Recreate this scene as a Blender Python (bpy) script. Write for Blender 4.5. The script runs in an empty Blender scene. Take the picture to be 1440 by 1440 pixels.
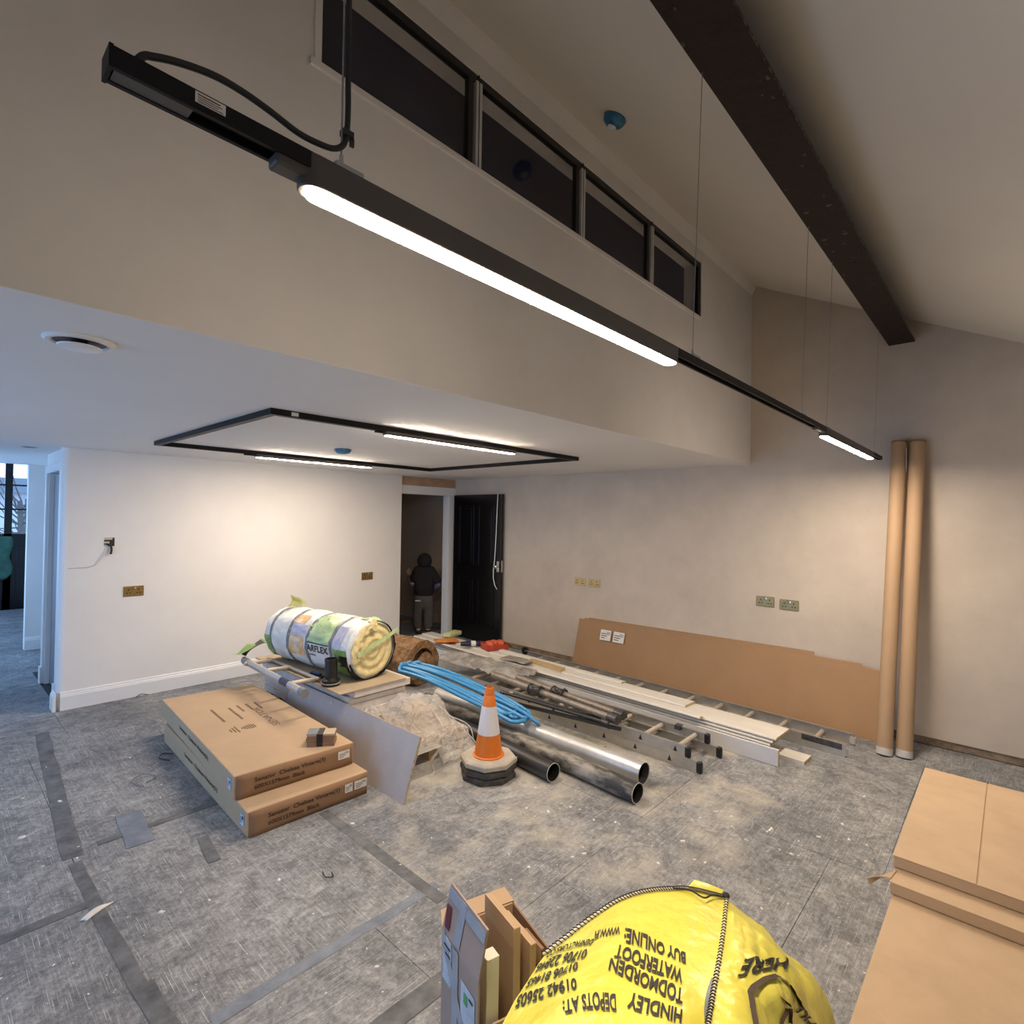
import bpy, bmesh, math, random
import numpy as np
from mathutils import Vector, Matrix, noise
random.seed(7)
scene = bpy.context.scene
COL = scene.collection
PI = math.pi

# ------------------------------------------------------------------ camera
f_px, YAW, PITCH, ROLL = 768.58, math.radians(42.5857552), math.radians(.72237), math.radians(.932522)
Fv = Vector((math.cos(YAW)*math.cos(PITCH), math.sin(YAW)*math.cos(PITCH), math.sin(PITCH)))
Rv = Fv.cross(Vector((0, 0, 1))).normalized()
Uv = Rv.cross(Fv)
R2 = Rv*math.cos(ROLL)+Uv*math.sin(ROLL)
U2 = Uv*math.cos(ROLL)-Rv*math.sin(ROLL)
cam_d = bpy.data.cameras.new('camera')
cam_d.sensor_width = 36
cam_d.lens = f_px*36/1440
cam_d.clip_start = 0.02
cam = bpy.data.objects.new('camera', cam_d)
M3 = Matrix((R2, U2, -Fv)).transposed()
cam.matrix_world = Matrix.Translation((0, 0, 1.55)) @ M3.to_4x4()
COL.objects.link(cam)
scene.camera = cam

# ------------------------------------------------------------------ world: overcast dusk sky seen through the glazed doors
world = bpy.data.worlds.new('World')
scene.world = world
world.use_nodes = True
wn = world.node_tree
wn.nodes['Background'].inputs[0].default_value = (0.34, 0.58, 1.0, 1)
wn.nodes['Background'].inputs[1].default_value = 3.4
scene.view_settings.view_transform = 'Standard'
scene.view_settings.look = 'None'
scene.view_settings.exposure = 0.13
scene.view_settings.gamma = 1.0
scene.view_settings.use_curve_mapping = False
LAMP = 235.0                       # radiance of the opal diffusers
LAMP_COL = (1.0, 0.825, 0.65)

# ------------------------------------------------------------------ materials
def mat(name, col, rough=.6, metal=0., noise_=None, bump=None, col2=None, alpha=1., trans=0., spec=.5, detail=6., stretch=None, emit=None, sheen=None):
    m = bpy.data.materials.new(name)
    m.use_nodes = True
    nt = m.node_tree
    b = nt.nodes['Principled BSDF']
    b.inputs['Roughness'].default_value = rough
    b.inputs['Metallic'].default_value = metal
    b.inputs['Specular IOR Level'].default_value = spec
    b.inputs['Base Color'].default_value = (*col, 1)
    b.inputs['Alpha'].default_value = alpha
    b.inputs['Transmission Weight'].default_value = trans
    if emit:
        b.inputs['Emission Color'].default_value = (*emit[0], 1)
        b.inputs['Emission Strength'].default_value = emit[1]
    if noise_ or bump:
        tc = nt.nodes.new('ShaderNodeTexCoord')
        mp = nt.nodes.new('ShaderNodeMapping')
        if stretch: mp.inputs['Scale'].default_value = stretch
        nt.links.new(tc.outputs['Object'], mp.inputs['Vector'])
    if noise_:
        n = nt.nodes.new('ShaderNodeTexNoise')
        n.inputs['Scale'].default_value = noise_[0]
        n.inputs['Detail'].default_value = detail
        n.inputs['Roughness'].default_value = .65
        nt.links.new(mp.outputs[0], n.inputs['Vector'])
        r = nt.nodes.new('ShaderNodeValToRGB')
        lo, hi = (noise_[2], noise_[3]) if len(noise_) > 3 else (.35, .65)
        r.color_ramp.elements[0].position = lo
        r.color_ramp.elements[1].position = hi
        c2 = col2 if col2 else tuple(c*(1-noise_[1]) for c in col)
        r.color_ramp.elements[0].color = (*c2, 1)
        r.color_ramp.elements[1].color = (*col, 1)
        nt.links.new(n.outputs['Fac'], r.inputs['Fac'])
        nt.links.new(r.outputs[0], b.inputs['Base Color'])
    if bump:
        n2 = nt.nodes.new('ShaderNodeTexNoise')
        n2.inputs['Scale'].default_value = bump[0]
        n2.inputs['Detail'].default_value = 4
        nt.links.new(mp.outputs[0], n2.inputs['Vector'])
        bp = nt.nodes.new('ShaderNodeBump')
        bp.inputs['Strength'].default_value = bump[1]
        bp.inputs['Distance'].default_value = bump[2] if len(bump) > 2 else .01
        nt.links.new(n2.outputs['Fac'], bp.inputs['Height'])
        nt.links.new(bp.outputs[0], b.inputs['Normal'])
    return m

def floor_mat(name, streak):
    m = bpy.data.materials.new(name)
    m.use_nodes = True
    nt = m.node_tree; L = nt.links.new
    b = nt.nodes['Principled BSDF']
    b.inputs['Roughness'].default_value = .72
    b.inputs['Specular IOR Level'].default_value = .35
    tc = nt.nodes.new('ShaderNodeTexCoord')
    geo = nt.nodes.new('ShaderNodeNewGeometry')
    def nz(scale, detail, st=(1, 1, 1), rough=.6, dist=0.):
        mp = nt.nodes.new('ShaderNodeMapping'); mp.inputs['Scale'].default_value = st
        L(geo.outputs['Position'], mp.inputs['Vector'])
        n = nt.nodes.new('ShaderNodeTexNoise'); n.inputs['Scale'].default_value = scale
        n.inputs['Detail'].default_value = detail; n.inputs['Roughness'].default_value = rough
        n.inputs['Distortion'].default_value = dist
        L(mp.outputs[0], n.inputs['Vector']); return n.outputs['Fac']
    def ramp(fac, p0, p1, c0, c1):
        r = nt.nodes.new('ShaderNodeValToRGB')
        r.color_ramp.elements[0].position = p0; r.color_ramp.elements[1].position = p1
        r.color_ramp.elements[0].color = (*c0, 1); r.color_ramp.elements[1].color = (*c1, 1)
        L(fac, r.inputs['Fac']); return r.outputs[0]
    def mix(fac, a, c, mode='MIX'):
        x = nt.nodes.new('ShaderNodeMix'); x.data_type = 'RGBA'; x.blend_type = mode
        if isinstance(fac, float): x.inputs[0].default_value = fac
        else: L(fac, x.inputs[0])
        for s, v in ((6, a), (7, c)):
            if isinstance(v, tuple): x.inputs[s].default_value = (*v, 1)
            else: L(v, x.inputs[s])
        return x.outputs[2]
    base = ramp(nz(1.5, 5), .33, .68, (.195, .207, .228), (.385, .393, .402))
    mott = ramp(nz(9, 10, rough=.8, dist=.9), .36, .66, (.42, .42, .43), (1.35, 1.33, 1.3))
    c = mix(.85, base, mott, 'MULTIPLY')
    st = (.9, 40, 1) if streak == 'x' else (40, .9, 1)
    sk = ramp(nz(4.2, 6, st, .7), .38, .66, (.52, .52, .53), (1.3, 1.3, 1.28))
    c = mix(.42, c, sk, 'MULTIPLY')
    sp2 = ramp(nz(46, 6, rough=.8), .40, .62, (.55, .55, .56), (1.25, 1.24, 1.22))
    c = mix(.7, c, sp2, 'MULTIPLY')
    sc_ = ramp(nz(7, 3, (.8, 60, 1) if streak == 'x' else (60, .8, 1), .5, .2), .635, .69, (0, 0, 0), (1, 1, 1))
    c = mix(sc_, c, (.58, .575, .56))
    flake = ramp(nz(70, 3, rough=.6), .66, .72, (0, 0, 0), (1, 1, 1))
    c = mix(flake, c, (.72, .70, .68))
    dark = ramp(nz(3.1, 9, rough=.75, dist=1.8), .56, .70, (0, 0, 0), (.8, .8, .8))
    c = mix(dark, c, (.13, .13, .135))
    # pale plaster dust spilt around the pile of materials
    vd = nt.nodes.new('ShaderNodeVectorMath'); vd.operation = 'DISTANCE'
    vd.inputs[1].default_value = (2.9, 2.1, 0); L(geo.outputs['Position'], vd.inputs[0])
    near = nt.nodes.new('ShaderNodeMapRange'); near.inputs[1].default_value = .5; near.inputs[2].default_value = 1.9
    near.inputs[3].default_value = .22; near.inputs[4].default_value = 0
    L(vd.outputs['Value'], near.inputs[0])
    add = nt.nodes.new('ShaderNodeMath'); add.operation = 'ADD'; L(nz(2.2, 6, rough=.7), add.inputs[0]); L(near.outputs[0], add.inputs[1])
    dust = ramp(add.outputs[0], .62, .85, (0, 0, 0), (.85, .85, .85))
    c = mix(dust, c, (.49, .455, .385))
    L(c, b.inputs['Base Color'])
    bp = nt.nodes.new('ShaderNodeBump'); bp.inputs['Strength'].default_value = .35; bp.inputs['Distance'].default_value = .004
    L(nz(30, 8, rough=.7), bp.inputs['Height']); L(bp.outputs[0], b.inputs['Normal'])
    return m

M = {}
def mk(k, *a, **kw): M[k] = mat(k, *a, **kw); return M[k]
mk('white_paint', (.78, .76, .73), .75, noise_=(2.5, .05), bump=(40, .04))
mk('bulkhead_plaster', (.68, .655, .635), .8, noise_=(1.6, .10), bump=(30, .05))
mk('beige_plaster', (.58, .505, .42), .8, noise_=(2.2, .20, .3, .7), bump=(18, .10), detail=9)
mk('ceiling_paint', (.76, .745, .72), .8, noise_=(1.2, .04))
mk('roof_paint', (.72, .69, .63), .85, noise_=(.8, .06))
mk('gloss_white', (.78, .78, .78), .35, noise_=(5, .03))
mk('bare_plaster', (.52, .33, .22), .85, noise_=(8, .25))
mk('rough_base', (.30, .22, .15), .9, noise_=(14, .5), bump=(30, .5))
mk('corridor_wall', (.60, .49, .38), .85, noise_=(2, .15))
mk('subfloor', (.045, .045, .05), .85, noise_=(20, .4))
M['sheet_x'] = floor_mat('floor_sheet_x', 'x')
M['sheet_y'] = floor_mat('floor_sheet_y', 'y')
mk('tape_dark', (.17, .175, .185), .65, noise_=(12, .65, .3, .7), col2=(.05, .053, .06), detail=10)
mk('tape_blue', (.22, .25, .30), .5, noise_=(12, .5, .3, .75), col2=(.09, .115, .16), detail=10)
mk('beam_paint', (.020, .009, .007), .65, spec=.3, noise_=(14, .5), bump=(25, .25))
mk('beam_rust', (.10, .075, .055), .8, noise_=(40, .85, .45, .6), bump=(60, .6))
mk('black_track', (.007, .006, .007), .5, noise_=(8, .2), spec=.2)
mk('lamp_housing', (.075, .066, .060), .5, noise_=(6, .1))
mk('cable_black', (.012, .012, .012), .5, noise_=(40, .2))
mk('steel_wire', (.35, .34, .33), .35, .8, noise_=(60, .3))
mk('clamp_grey', (.42, .41, .39), .5, noise_=(30, .15))
mk('sticker', (.72, .71, .68), .6, noise_=(60, .08))
mk('ink', (.03, .028, .027), .7, noise_=(60, .2))
mk('carton_ink', (.05, .028, .016), .8, noise_=(90, .4))
mk('ink_faded', (.23, .15, .095), .8, noise_=(90, .5))
mk('blue_film', (.035, .21, .38), .35, noise_=(25, .5), bump=(30, .6))
mk('black_metal', (.012, .011, .012), .4, noise_=(10, .2))
mk('alu_strip', (.62, .62, .62), .4, .3, noise_=(20, .1))
mk('sky_blocker_navy', (.012, .012, .048), .5, noise_=(1.2, .5), spec=.1)  # for the added board behind the clerestory, standing in for dark sky
mk('reveal_grey', (.62, .60, .59), .8, noise_=(6, .1))
m = mk('window_glass', (.95, .97, 1.0), .02, noise_=(2, .01))
_nt = m.node_tree; _tr = _nt.nodes.new('ShaderNodeBsdfTransparent'); _gl = _nt.nodes.new('ShaderNodeBsdfGlossy'); _mx = _nt.nodes.new('ShaderNodeMixShader'); _fr = _nt.nodes.new('ShaderNodeFresnel')
_gl.inputs['Roughness'].default_value = .02; _fr.inputs['IOR'].default_value = 1.3
_mx.inputs[0].default_value = .05; _nt.links.new(_tr.outputs[0], _mx.inputs[1]); _nt.links.new(_gl.outputs[0], _mx.inputs[2])
_nt.links.new(_mx.outputs[0], _nt.nodes['Material Output'].inputs['Surface'])
mk('brass', (.36, .25, .10), .32, .85, noise_=(30, .2))
mk('brass_light', (.60, .47, .24), .3, .8, noise_=(30, .15))
mk('black_plastic', (.012, .012, .012), .4, noise_=(30, .3))
mk('cardboard', (.48, .335, .205), .8, noise_=(3, .10), bump=(80, .06))
mk('cardboard_dark', (.27, .155, .085), .8, noise_=(4, .12), bump=(80, .06))  # also serves as painted shade on the radiator cartons' end flaps
mk('cardboard_pale', (.55, .395, .25), .8, noise_=(4, .14), bump=(60, .06))
mk('tube_card', (.41, .27, .155), .7, noise_=(5, .12), stretch=(1, 1, .3))
mk('tube_cap', (.55, .53, .50), .6, noise_=(20, .2))
mk('mdf', (.345, .205, .105), .75, noise_=(3, .12))
mk('mdf_edge', (.45, .29, .17), .8, noise_=(30, .3))
mk('plasterboard', (.44, .40, .385), .75, noise_=(4, .14), bump=(30, .05))
mk('plasterboard_edge', (.50, .40, .30), .85, noise_=(40, .35))
mk('gypsum', (.62, .585, .56), .8, noise_=(14, .2))
mk('hardboard', (.47, .37, .25), .7, noise_=(6, .14))
mk('pallet_wood', (.40, .28, .17), .8, noise_=(5, .35), stretch=(2, 12, 12))
mk('timber', (.52, .37, .19), .7, noise_=(4, .2), stretch=(14, 2, 14))
mk('white_board', (.68, .655, .60), .55, noise_=(2, .14, .3, .7), stretch=(6, 1, 6))
mk('white_board_face', (.60, .60, .62), .5, noise_=(5, .08))
mk('board_raw', (.46, .385, .20), .8, noise_=(30, .25))
mk('aluminium', (.55, .53, .50), .38, .75, noise_=(14, .18), bump=(50, .08))
mk('alu_rung', (.54, .48, .40), .5, .25, noise_=(30, .15))
mk('galvanised', (.64, .64, .63), .36, .55, noise_=(7, .18), bump=(5, .04))
mk('pipe_dusty', (.30, .275, .235), .6, noise_=(7, .85, .42, .62), stretch=(2, .7, 2), col2=(.035, .035, .037))
mk('pipe_black', (.028, .028, .029), .4, noise_=(9, .4, .55, .75), col2=(.022, .022, .023))
mk('pipe_black_in', (.012, .012, .012), .6, noise_=(9, .3))
mk('steel_prop', (.34, .30, .26), .5, .55, noise_=(20, .35))
mk('steel_dark', (.13, .125, .13), .45, .7, noise_=(30, .5))
mk('blue_pipe', (.055, .27, .55), .35, noise_=(6, .18))
mk('cone_orange', (.72, .185, .015), .45, noise_=(8, .12))
mk('cone_white', (.70, .67, .69), .4, noise_=(50, .05))
mk('rubber', (.028, .026, .026), .75, noise_=(14, .35), col2=(.075, .068, .06), bump=(60, .3))
mk('rubber_dusty', (.46, .415, .35), .85, noise_=(9, .25), bump=(50, .15))
mk('roll_wrap', (.76, .76, .72), .3, noise_=(6, .18), bump=(14, .55, .02))
mk('roll_green', (.27, .45, .11), .35, noise_=(9, .45), bump=(16, .5, .02))
mk('roll_palegreen', (.50, .66, .34), .35, noise_=(12, .3))
mk('roll_lime', (.67, .69, .29), .4, noise_=(12, .25))
mk('roll_orange', (.66, .36, .08), .4, noise_=(16, .6, .4, .6), col2=(.72, .58, .45))
mk('roll_mauve', (.48, .48, .62), .35, noise_=(20, .25))
mk('roll_cream', (.72, .62, .33), .9, noise_=(14, .25), bump=(45, .5))
mk('strap_grey', (.20, .215, .23), .4, noise_=(12, .3))
mk('wool', (.37, .215, .105), .95, noise_=(16, .75, .3, .7), bump=(35, .9, .03))
m = mk('film', (.88, .85, .80), .10, alpha=.46, noise_=(7, .15), bump=(34, 1., .04))
m = mk('film_grey', (.42, .40, .375), .25, alpha=.85, noise_=(6, .4), bump=(16, .7, .03))
mk('yellow_bag', (.78, .73, .13), .33, noise_=(4, .16), col2=(.71, .62, .07), bump=(9, .55, .03))
mk('thread_white', (.75, .70, .52), .7, noise_=(60, .1))
mk('thread_black', (.02, .018, .016), .7, noise_=(60, .2))
mk('print_brown', (.055, .028, .014), .6, noise_=(30, .3))
mk('packing_tape', (.36, .40, .47), .25, noise_=(12, .2))
mk('carton_face', (.40, .305, .26), .75, noise_=(5, .12))
mk('label_blue', (.56, .64, .74), .5, noise_=(30, .25))
mk('label_green', (.10, .42, .16), .6, noise_=(40, .3))
mk('label_red', (.16, .02, .03), .6, noise_=(40, .3))
mk('block_white', (.72, .66, .55), .55, noise_=(6, .06))
mk('red_card', (.50, .06, .025), .5, noise_=(18, .35))
mk('glove_orange', (.70, .13, .06), .6, noise_=(20, .35))
mk('orange_pack', (.62, .16, .05), .45, noise_=(16, .4), col2=(.70, .36, .06))
mk('green_pack', (.58, .61, .33), .45, noise_=(18, .3))
mk('blue_can', (.022, .022, .085), .35, noise_=(20, .4))
mk('skin', (.52, .31, .22), .6, noise_=(12, .1))
mk('hoodie_black', (.010, .008, .012), .9, noise_=(30, .3), bump=(60, .3))
mk('sleeve_purple', (.10, .075, .15), .85, noise_=(30, .25))
mk('jogger_grey', (.085, .078, .082), .9, noise_=(30, .25), bump=(50, .3))
mk('shoe_dark', (.03, .025, .025), .7, noise_=(30, .3))
mk('cloth_white', (.6, .6, .6), .8, noise_=(30, .1))
mk('door_black', (.005, .004, .005), .22, noise_=(6, .3))
mk('door_grey', (.20, .20, .22), .5, noise_=(5, .05))
mk('chrome', (.75, .74, .72), .2, .95, noise_=(20, .1))
mk('white_plastic', (.74, .74, .73), .4, noise_=(20, .05))
mk('green_bag', (.05, .17, .12), .6, noise_=(12, .4))
mk('debris', (.72, .70, .66), .8, noise_=(9, .6, .30, .42), col2=(.06, .06, .06))
mk('brick_wall', (.66, .58, .58), .9, noise_=(30, .4))
mk('pavement', (.5, .51, .52), .9, noise_=(4, .2))
mk('render_pale', (.60, .58, .55), .9, noise_=(4, .1))
mk('slate', (.10, .11, .13), .8, noise_=(14, .3))
mk('bark', (.11, .09, .075), .9, noise_=(20, .4))
mk('diffuser', (1, 1, 1), .5, emit=(LAMP_COL, LAMP), noise_=(3, .01))

# ------------------------------------------------------------------ mesh builder
class MB:
    def __init__(s): s.v = []; s.f = []
    def add(s, vs, fs, T=None):
        o = len(s.v)
        for p in vs:
            p = Vector(p)
            s.v.append(T @ p if T is not None else p)
        for f in fs: s.f.append([i+o for i in f])
        return s
    def box(s, a, b, T=None):
        x0, y0, z0 = a; x1, y1, z1 = b
        vs = [(x0, y0, z0), (x1, y0, z0), (x1, y1, z0), (x0, y1, z0), (x0, y0, z1), (x1, y0, z1), (x1, y1, z1), (x0, y1, z1)]
        return s.add(vs, [(3, 2, 1, 0), (4, 5, 6, 7), (0, 1, 5, 4), (1, 2, 6, 5), (2, 3, 7, 6), (3, 0, 4, 7)], T)
    def hexa(s, bot, top):
        return s.add(list(bot)+list(top), [(3, 2, 1, 0), (4, 5, 6, 7), (0, 1, 5, 4), (1, 2, 6, 5), (2, 3, 7, 6), (3, 0, 4, 7)])
    def prism(s, poly, vec):
        n = len(poly); vec = Vector(vec)
        vs = [Vector(p) for p in poly]; vs += [p+vec for p in vs]
        fs = [tuple(range(n-1, -1, -1)), tuple(range(n, 2*n))]+[(i, (i+1) % n, (i+1) % n+n, i+n) for i in range(n)]
        return s.add(vs, fs)
    def frame(s, d):
        d = Vector(d).normalized()
        a = Vector((0, 0, 1)) if abs(d.z) < .9 else Vector((1, 0, 0))
        u = d.cross(a).normalized(); w = d.cross(u)
        return u, w
    def cyl(s, p0, p1, r0, r1=None, n=16, caps=True, squash=1.):
        r1 = r0 if r1 is None else r1
        p0 = Vector(p0); p1 = Vector(p1); u, w = s.frame(p1-p0)
        vs = [p0+(u*math.cos(2*PI*i/n)*r0)+(w*math.sin(2*PI*i/n)*r0*squash) for i in range(n)]
        vs += [p1+(u*math.cos(2*PI*i/n)*r1)+(w*math.sin(2*PI*i/n)*r1*squash) for i in range(n)]
        fs = [(i, (i+1) % n, (i+1) % n+n, i+n) for i in range(n)]
        if caps: fs += [tuple(range(n-1, -1, -1)), tuple(range(n, 2*n))]
        return s.add(vs, fs)
    def pipe(s, p0, p1, r, t, n=24):
        p0 = Vector(p0); p1 = Vector(p1); u, w = s.frame(p1-p0); vs = []
        for p, rr in ((p0, r), (p1, r), (p1, r-t), (p0, r-t)):
            vs += [p+u*math.cos(2*PI*i/n)*rr+w*math.sin(2*PI*i/n)*rr for i in range(n)]
        fs = []
        for k in range(4):
            a = k*n; b = ((k+1) % 4)*n
            fs += [(a+i, a+(i+1) % n, b+(i+1) % n, b+i) for i in range(n)]
        return s.add(vs, fs)
    def tube(s, path, r, n=8, closed=False):
        P = [Vector(p) for p in path]; m_ = len(P); vs = []
        u = None
        for i, p in enumerate(P):
            if closed: d = P[(i+1) % m_]-P[i-1]
            else: d = P[min(i+1, m_-1)]-P[max(i-1, 0)]
            d.normalize()
            if u is None: u, w = s.frame(d)
            else:
                u = (u-d*u.dot(d)).normalized(); w = d.cross(u)
            rr = r[i] if isinstance(r, (list, tuple)) else r
            vs += [p+u*math.cos(2*PI*k/n)*rr+w*math.sin(2*PI*k/n)*rr for k in range(n)]
        fs = []
        for i in range(m_ if closed else m_-1):
            a = i*n; b = ((i+1) % m_)*n
            fs += [(a+k, a+(k+1) % n, b+(k+1) % n, b+k) for k in range(n)]
        if not closed: fs += [tuple(range(n-1, -1, -1)), tuple(range((m_-1)*n, m_*n))]
        return s.add(vs, fs)
    def lathe(s, prof, c=(0, 0, 0), n=32, axis='z', rot=0., close=True):
        c = Vector(c); vs = []
        for r, z in prof:
            for i in range(n):
                a = 2*PI*i/n+rot
                vs.append(c+Vector((r*math.cos(a), r*math.sin(a), z)))
        fs = []
        for k in range(len(prof)-1):
            fs += [(k*n+i, k*n+(i+1) % n, (k+1)*n+(i+1) % n, (k+1)*n+i) for i in range(n)]
        if close: fs += [tuple(range(n-1, -1, -1)), tuple(range((len(prof)-1)*n, len(prof)*n))]
        return s.add(vs, fs)
    def grid(s, fn, nu, nv):
        vs = [fn(i/nu, j/nv) for j in range(nv+1) for i in range(nu+1)]
        w = nu+1
        return s.add(vs, [(j*w+i, j*w+i+1, (j+1)*w+i+1, (j+1)*w+i) for j in range(nv) for i in range(nu)])
    def sphere(s, c, rx, ry, rz, n=16, m_=10):
        c = Vector(c); vs = [c+Vector((0, 0, -rz))]
        for j in range(1, m_):
            t = -PI/2+PI*j/m_
            vs += [c+Vector((rx*math.cos(t)*math.cos(2*PI*i/n), ry*math.cos(t)*math.sin(2*PI*i/n), rz*math.sin(t))) for i in range(n)]
        vs.append(c+Vector((0, 0, rz)))
        fs = [(0, 1+(i+1) % n, 1+i) for i in range(n)]
        for j in range(m_-2):
            a = 1+j*n
            fs += [(a+i, a+(i+1) % n, a+n+(i+1) % n, a+n+i) for i in range(n)]
        a = 1+(m_-2)*n; e = len(vs)-1
        fs += [(a+i, a+(i+1) % n, e) for i in range(n)]
        return s.add(vs, fs)
    def mesh(s, name):
        me = bpy.data.meshes.new(name)
        me.from_pydata([tuple(p) for p in s.v], [], s.f)
        bm = bmesh.new(); bm.from_mesh(me)
        bmesh.ops.recalc_face_normals(bm, faces=bm.faces)
        bm.to_mesh(me); bm.free()
        return me
    def build(s, name, m, parent=None, smooth=False, bevel=0., local=False, seg=2, **tags):
        """vertices are in world coordinates unless local"""
        if parent is not None and not local:
            off = wloc(parent)
            s.v = [p-off for p in s.v]
        return link(name, s.mesh(name), m, parent, smooth, bevel, seg, **tags)

def wloc(o):
    v = Vector((0, 0, 0))
    while o is not None:
        v += o.location; o = o.parent
    return v

def link(name, me, m, parent=None, smooth=False, bevel=0., seg=2, **tags):
    o = bpy.data.objects.new(name, me)
    if m is not None and len(me.materials) == 0: me.materials.append(M[m] if isinstance(m, str) else m)
    COL.objects.link(o)
    o.parent = parent
    if smooth:
        for p in me.polygons: p.use_smooth = True
        if smooth != 'all':
            try: me.set_sharp_from_angle(angle=math.radians(40))
            except Exception: pass
    if bevel:
        b = o.modifiers.new('bevel', 'BEVEL'); b.width = bevel; b.segments = seg; b.limit_method = 'ANGLE'; b.angle_limit = math.radians(35)
    for k, v in tags.items(): o[k] = v
    return o

def thing(name, label, cat, loc=(0, 0, 0), rotz=0., group=None, **kw):
    o = bpy.data.objects.new(name, None); COL.objects.link(o)
    o.empty_display_size = .05
    o.location = loc; o.rotation_euler = (0, 0, rotz)
    o['label'] = label; o['category'] = cat
    if group: o['group'] = group
    for k, v in kw.items(): o[k] = v
    return o

def copy_tree(o, parent=None):
    c = o.copy(); COL.objects.link(c)
    if parent is not None: c.parent = parent
    for ch in list(o.children): copy_tree(ch, c)
    return c

def text_mesh(body, size=1., ext=0., align='LEFT', bold=0.):
    cu = bpy.data.curves.new('text', 'FONT'); cu.body = body; cu.size = size; cu.align_x = align
    cu.extrude = ext; cu.offset = bold; cu.resolution_u = 3
    ob = bpy.data.objects.new('text', cu); COL.objects.link(ob)
    dg = bpy.context.evaluated_depsgraph_get()
    me = bpy.data.meshes.new_from_object(ob.evaluated_get(dg))
    bpy.data.objects.remove(ob); bpy.data.curves.remove(cu)
    return me

def text(name, body, m, parent, p0, ex, ey, height, width=None, off=.0012, bold=0.):
    """flat print: p0 lower-left corner in world space, ex reading direction, ey up; cap height and total width"""
    me = text_mesh(body, 1., bold=bold)
    xs = [v.co.x for v in me.vertices]; ys = [v.co.y for v in me.vertices]
    x0, x1 = min(xs), max(xs); cap = .70
    ex = Vector(ex).normalized(); ey = Vector(ey).normalized(); n = ex.cross(ey)
    sx = (width/(x1-x0)) if width else height/cap
    sy = height/cap
    p0 = Vector(p0)-(wloc(parent) if parent else Vector())
    for v in me.vertices: v.co = p0+ex*(v.co.x-x0)*sx+ey*v.co.y*sy+n*off
    return link(name, me, m, parent, kind='stuff')

def skin_mesh(name, pts, edges, root=0, sub=2):
    me = bpy.data.meshes.new(name)
    me.from_pydata([p[0] for p in pts], edges, [])
    ob = bpy.data.objects.new(name, me); COL.objects.link(ob)
    ob.modifiers.new('skin', 'SKIN')
    sv = me.skin_vertices[0].data
    for i, p in enumerate(pts):
        r = p[1]; sv[i].radius = r if isinstance(r, tuple) else (r, r); sv[i].use_root = (i == root)
    s = ob.modifiers.new('sub', 'SUBSURF'); s.levels = sub; s.render_levels = sub
    dg = bpy.context.evaluated_depsgraph_get()
    out = bpy.data.meshes.new_from_object(ob.evaluated_get(dg))
    bpy.data.objects.remove(ob)
    out.name = name
    return out

def structure(o, label, cat):
    o['kind'] = 'structure'; o['label'] = label; o['category'] = cat; return o

# ------------------------------------------------------------------ room dimensions
XB = 4.867          # beige wall
YW = 5.468          # white wall
YB = 1.682          # bulkhead face
ZC = 2.055          # low ceiling
XL, YF = -2.2, -1.6   # walls behind the camera
SLOPE = .4974
def zroof(y): return 3.608+SLOPE*(y-1.682)

# ------------------------------------------------------------------ FLOOR and its worn protection sheets
fl = MB().box((XL-.15, YF-.15, -.12), (XB+.15, YW+.1, -.004)).box((-.65, YW+.1, -.12), (1.6, 11.9, -.004)).box((3.3, YW+.1, -.12), (5.4, 7.6, -.004)).build('floor', 'subfloor')
structure(fl, 'dusty grey floor covered with worn protection sheets and tape', 'floor')
def sheet(x0, y0, x1, y1, st, rot=0., g=.0011):
    c = Vector(((x0+x1)/2, (y0+y1)/2, 0))
    hx, hy = (x1-x0)/2-g, (y1-y0)/2-g
    T = Matrix.Translation(c) @ Matrix.Rotation(rot, 4, 'Z')
    MB().box((-hx, -hy, -.004), (hx, hy, 0), T).build('floor_sheet', 'sheet_'+st, fl)
for a in [(XL, 2.68, .5, 4.87, 'y'), (XL, .3, .5, 2.68, 'y'), (XL, YF, .5, .3, 'x'), (XL, 4.87, .74, 5.46, 'x'),
          (.5, 3.15, 1.47, 4.87, 'y'), (.74, 4.87, 1.9, 5.46, 'x'), (.5, 1.80, 1.47, 3.15, 'y'), (.5, .2, 1.2, 1.80, 'x'), (.5, YF, 1.9, .2, 'x'),
          (1.2, .2, 1.9, 1.43, 'x'), (1.2, 1.43, 1.47, 1.80, 'x'), (1.47, 1.43, 2.6, 2.95, 'x'), (2.6, 1.43, 3.82, 2.95, 'x'), (1.47, 2.95, 2.6, 4.87, 'y'), (2.6, 2.95, 3.82, 4.87, 'y'),
          (1.9, .62, 2.9, 1.43, 'x'), (1.9, YF, 2.9, .62, 'x'), (2.9, .42, 3.82, 1.43, 'x'), (2.9, YF, 3.82, .42, 'x'),
          (3.82, .42, XB, 2.6, 'y'), (3.82, YF, XB, .42, 'x'), (3.82, 2.6, XB, 4.87, 'y'), (1.9, 4.87, XB, 5.46, 'x')]:
    sheet(*a, rot=random.uniform(-.002, .002))
for a in [(-.5, 5.46, .78, 6.1, 'x'), (-.5, 6.1, .78, 6.95, 'x'), (-.5, 6.95, 1.3, 8.1, 'y'), (-.5, 8.1, 1.35, 9.8, 'x'), (-.5, 9.8, 1.35, 11.6, 'y'),
          (3.4, 5.56, 5.25, 7.45, 'x')]:
    sheet(*a)
TZ = [0.]
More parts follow.
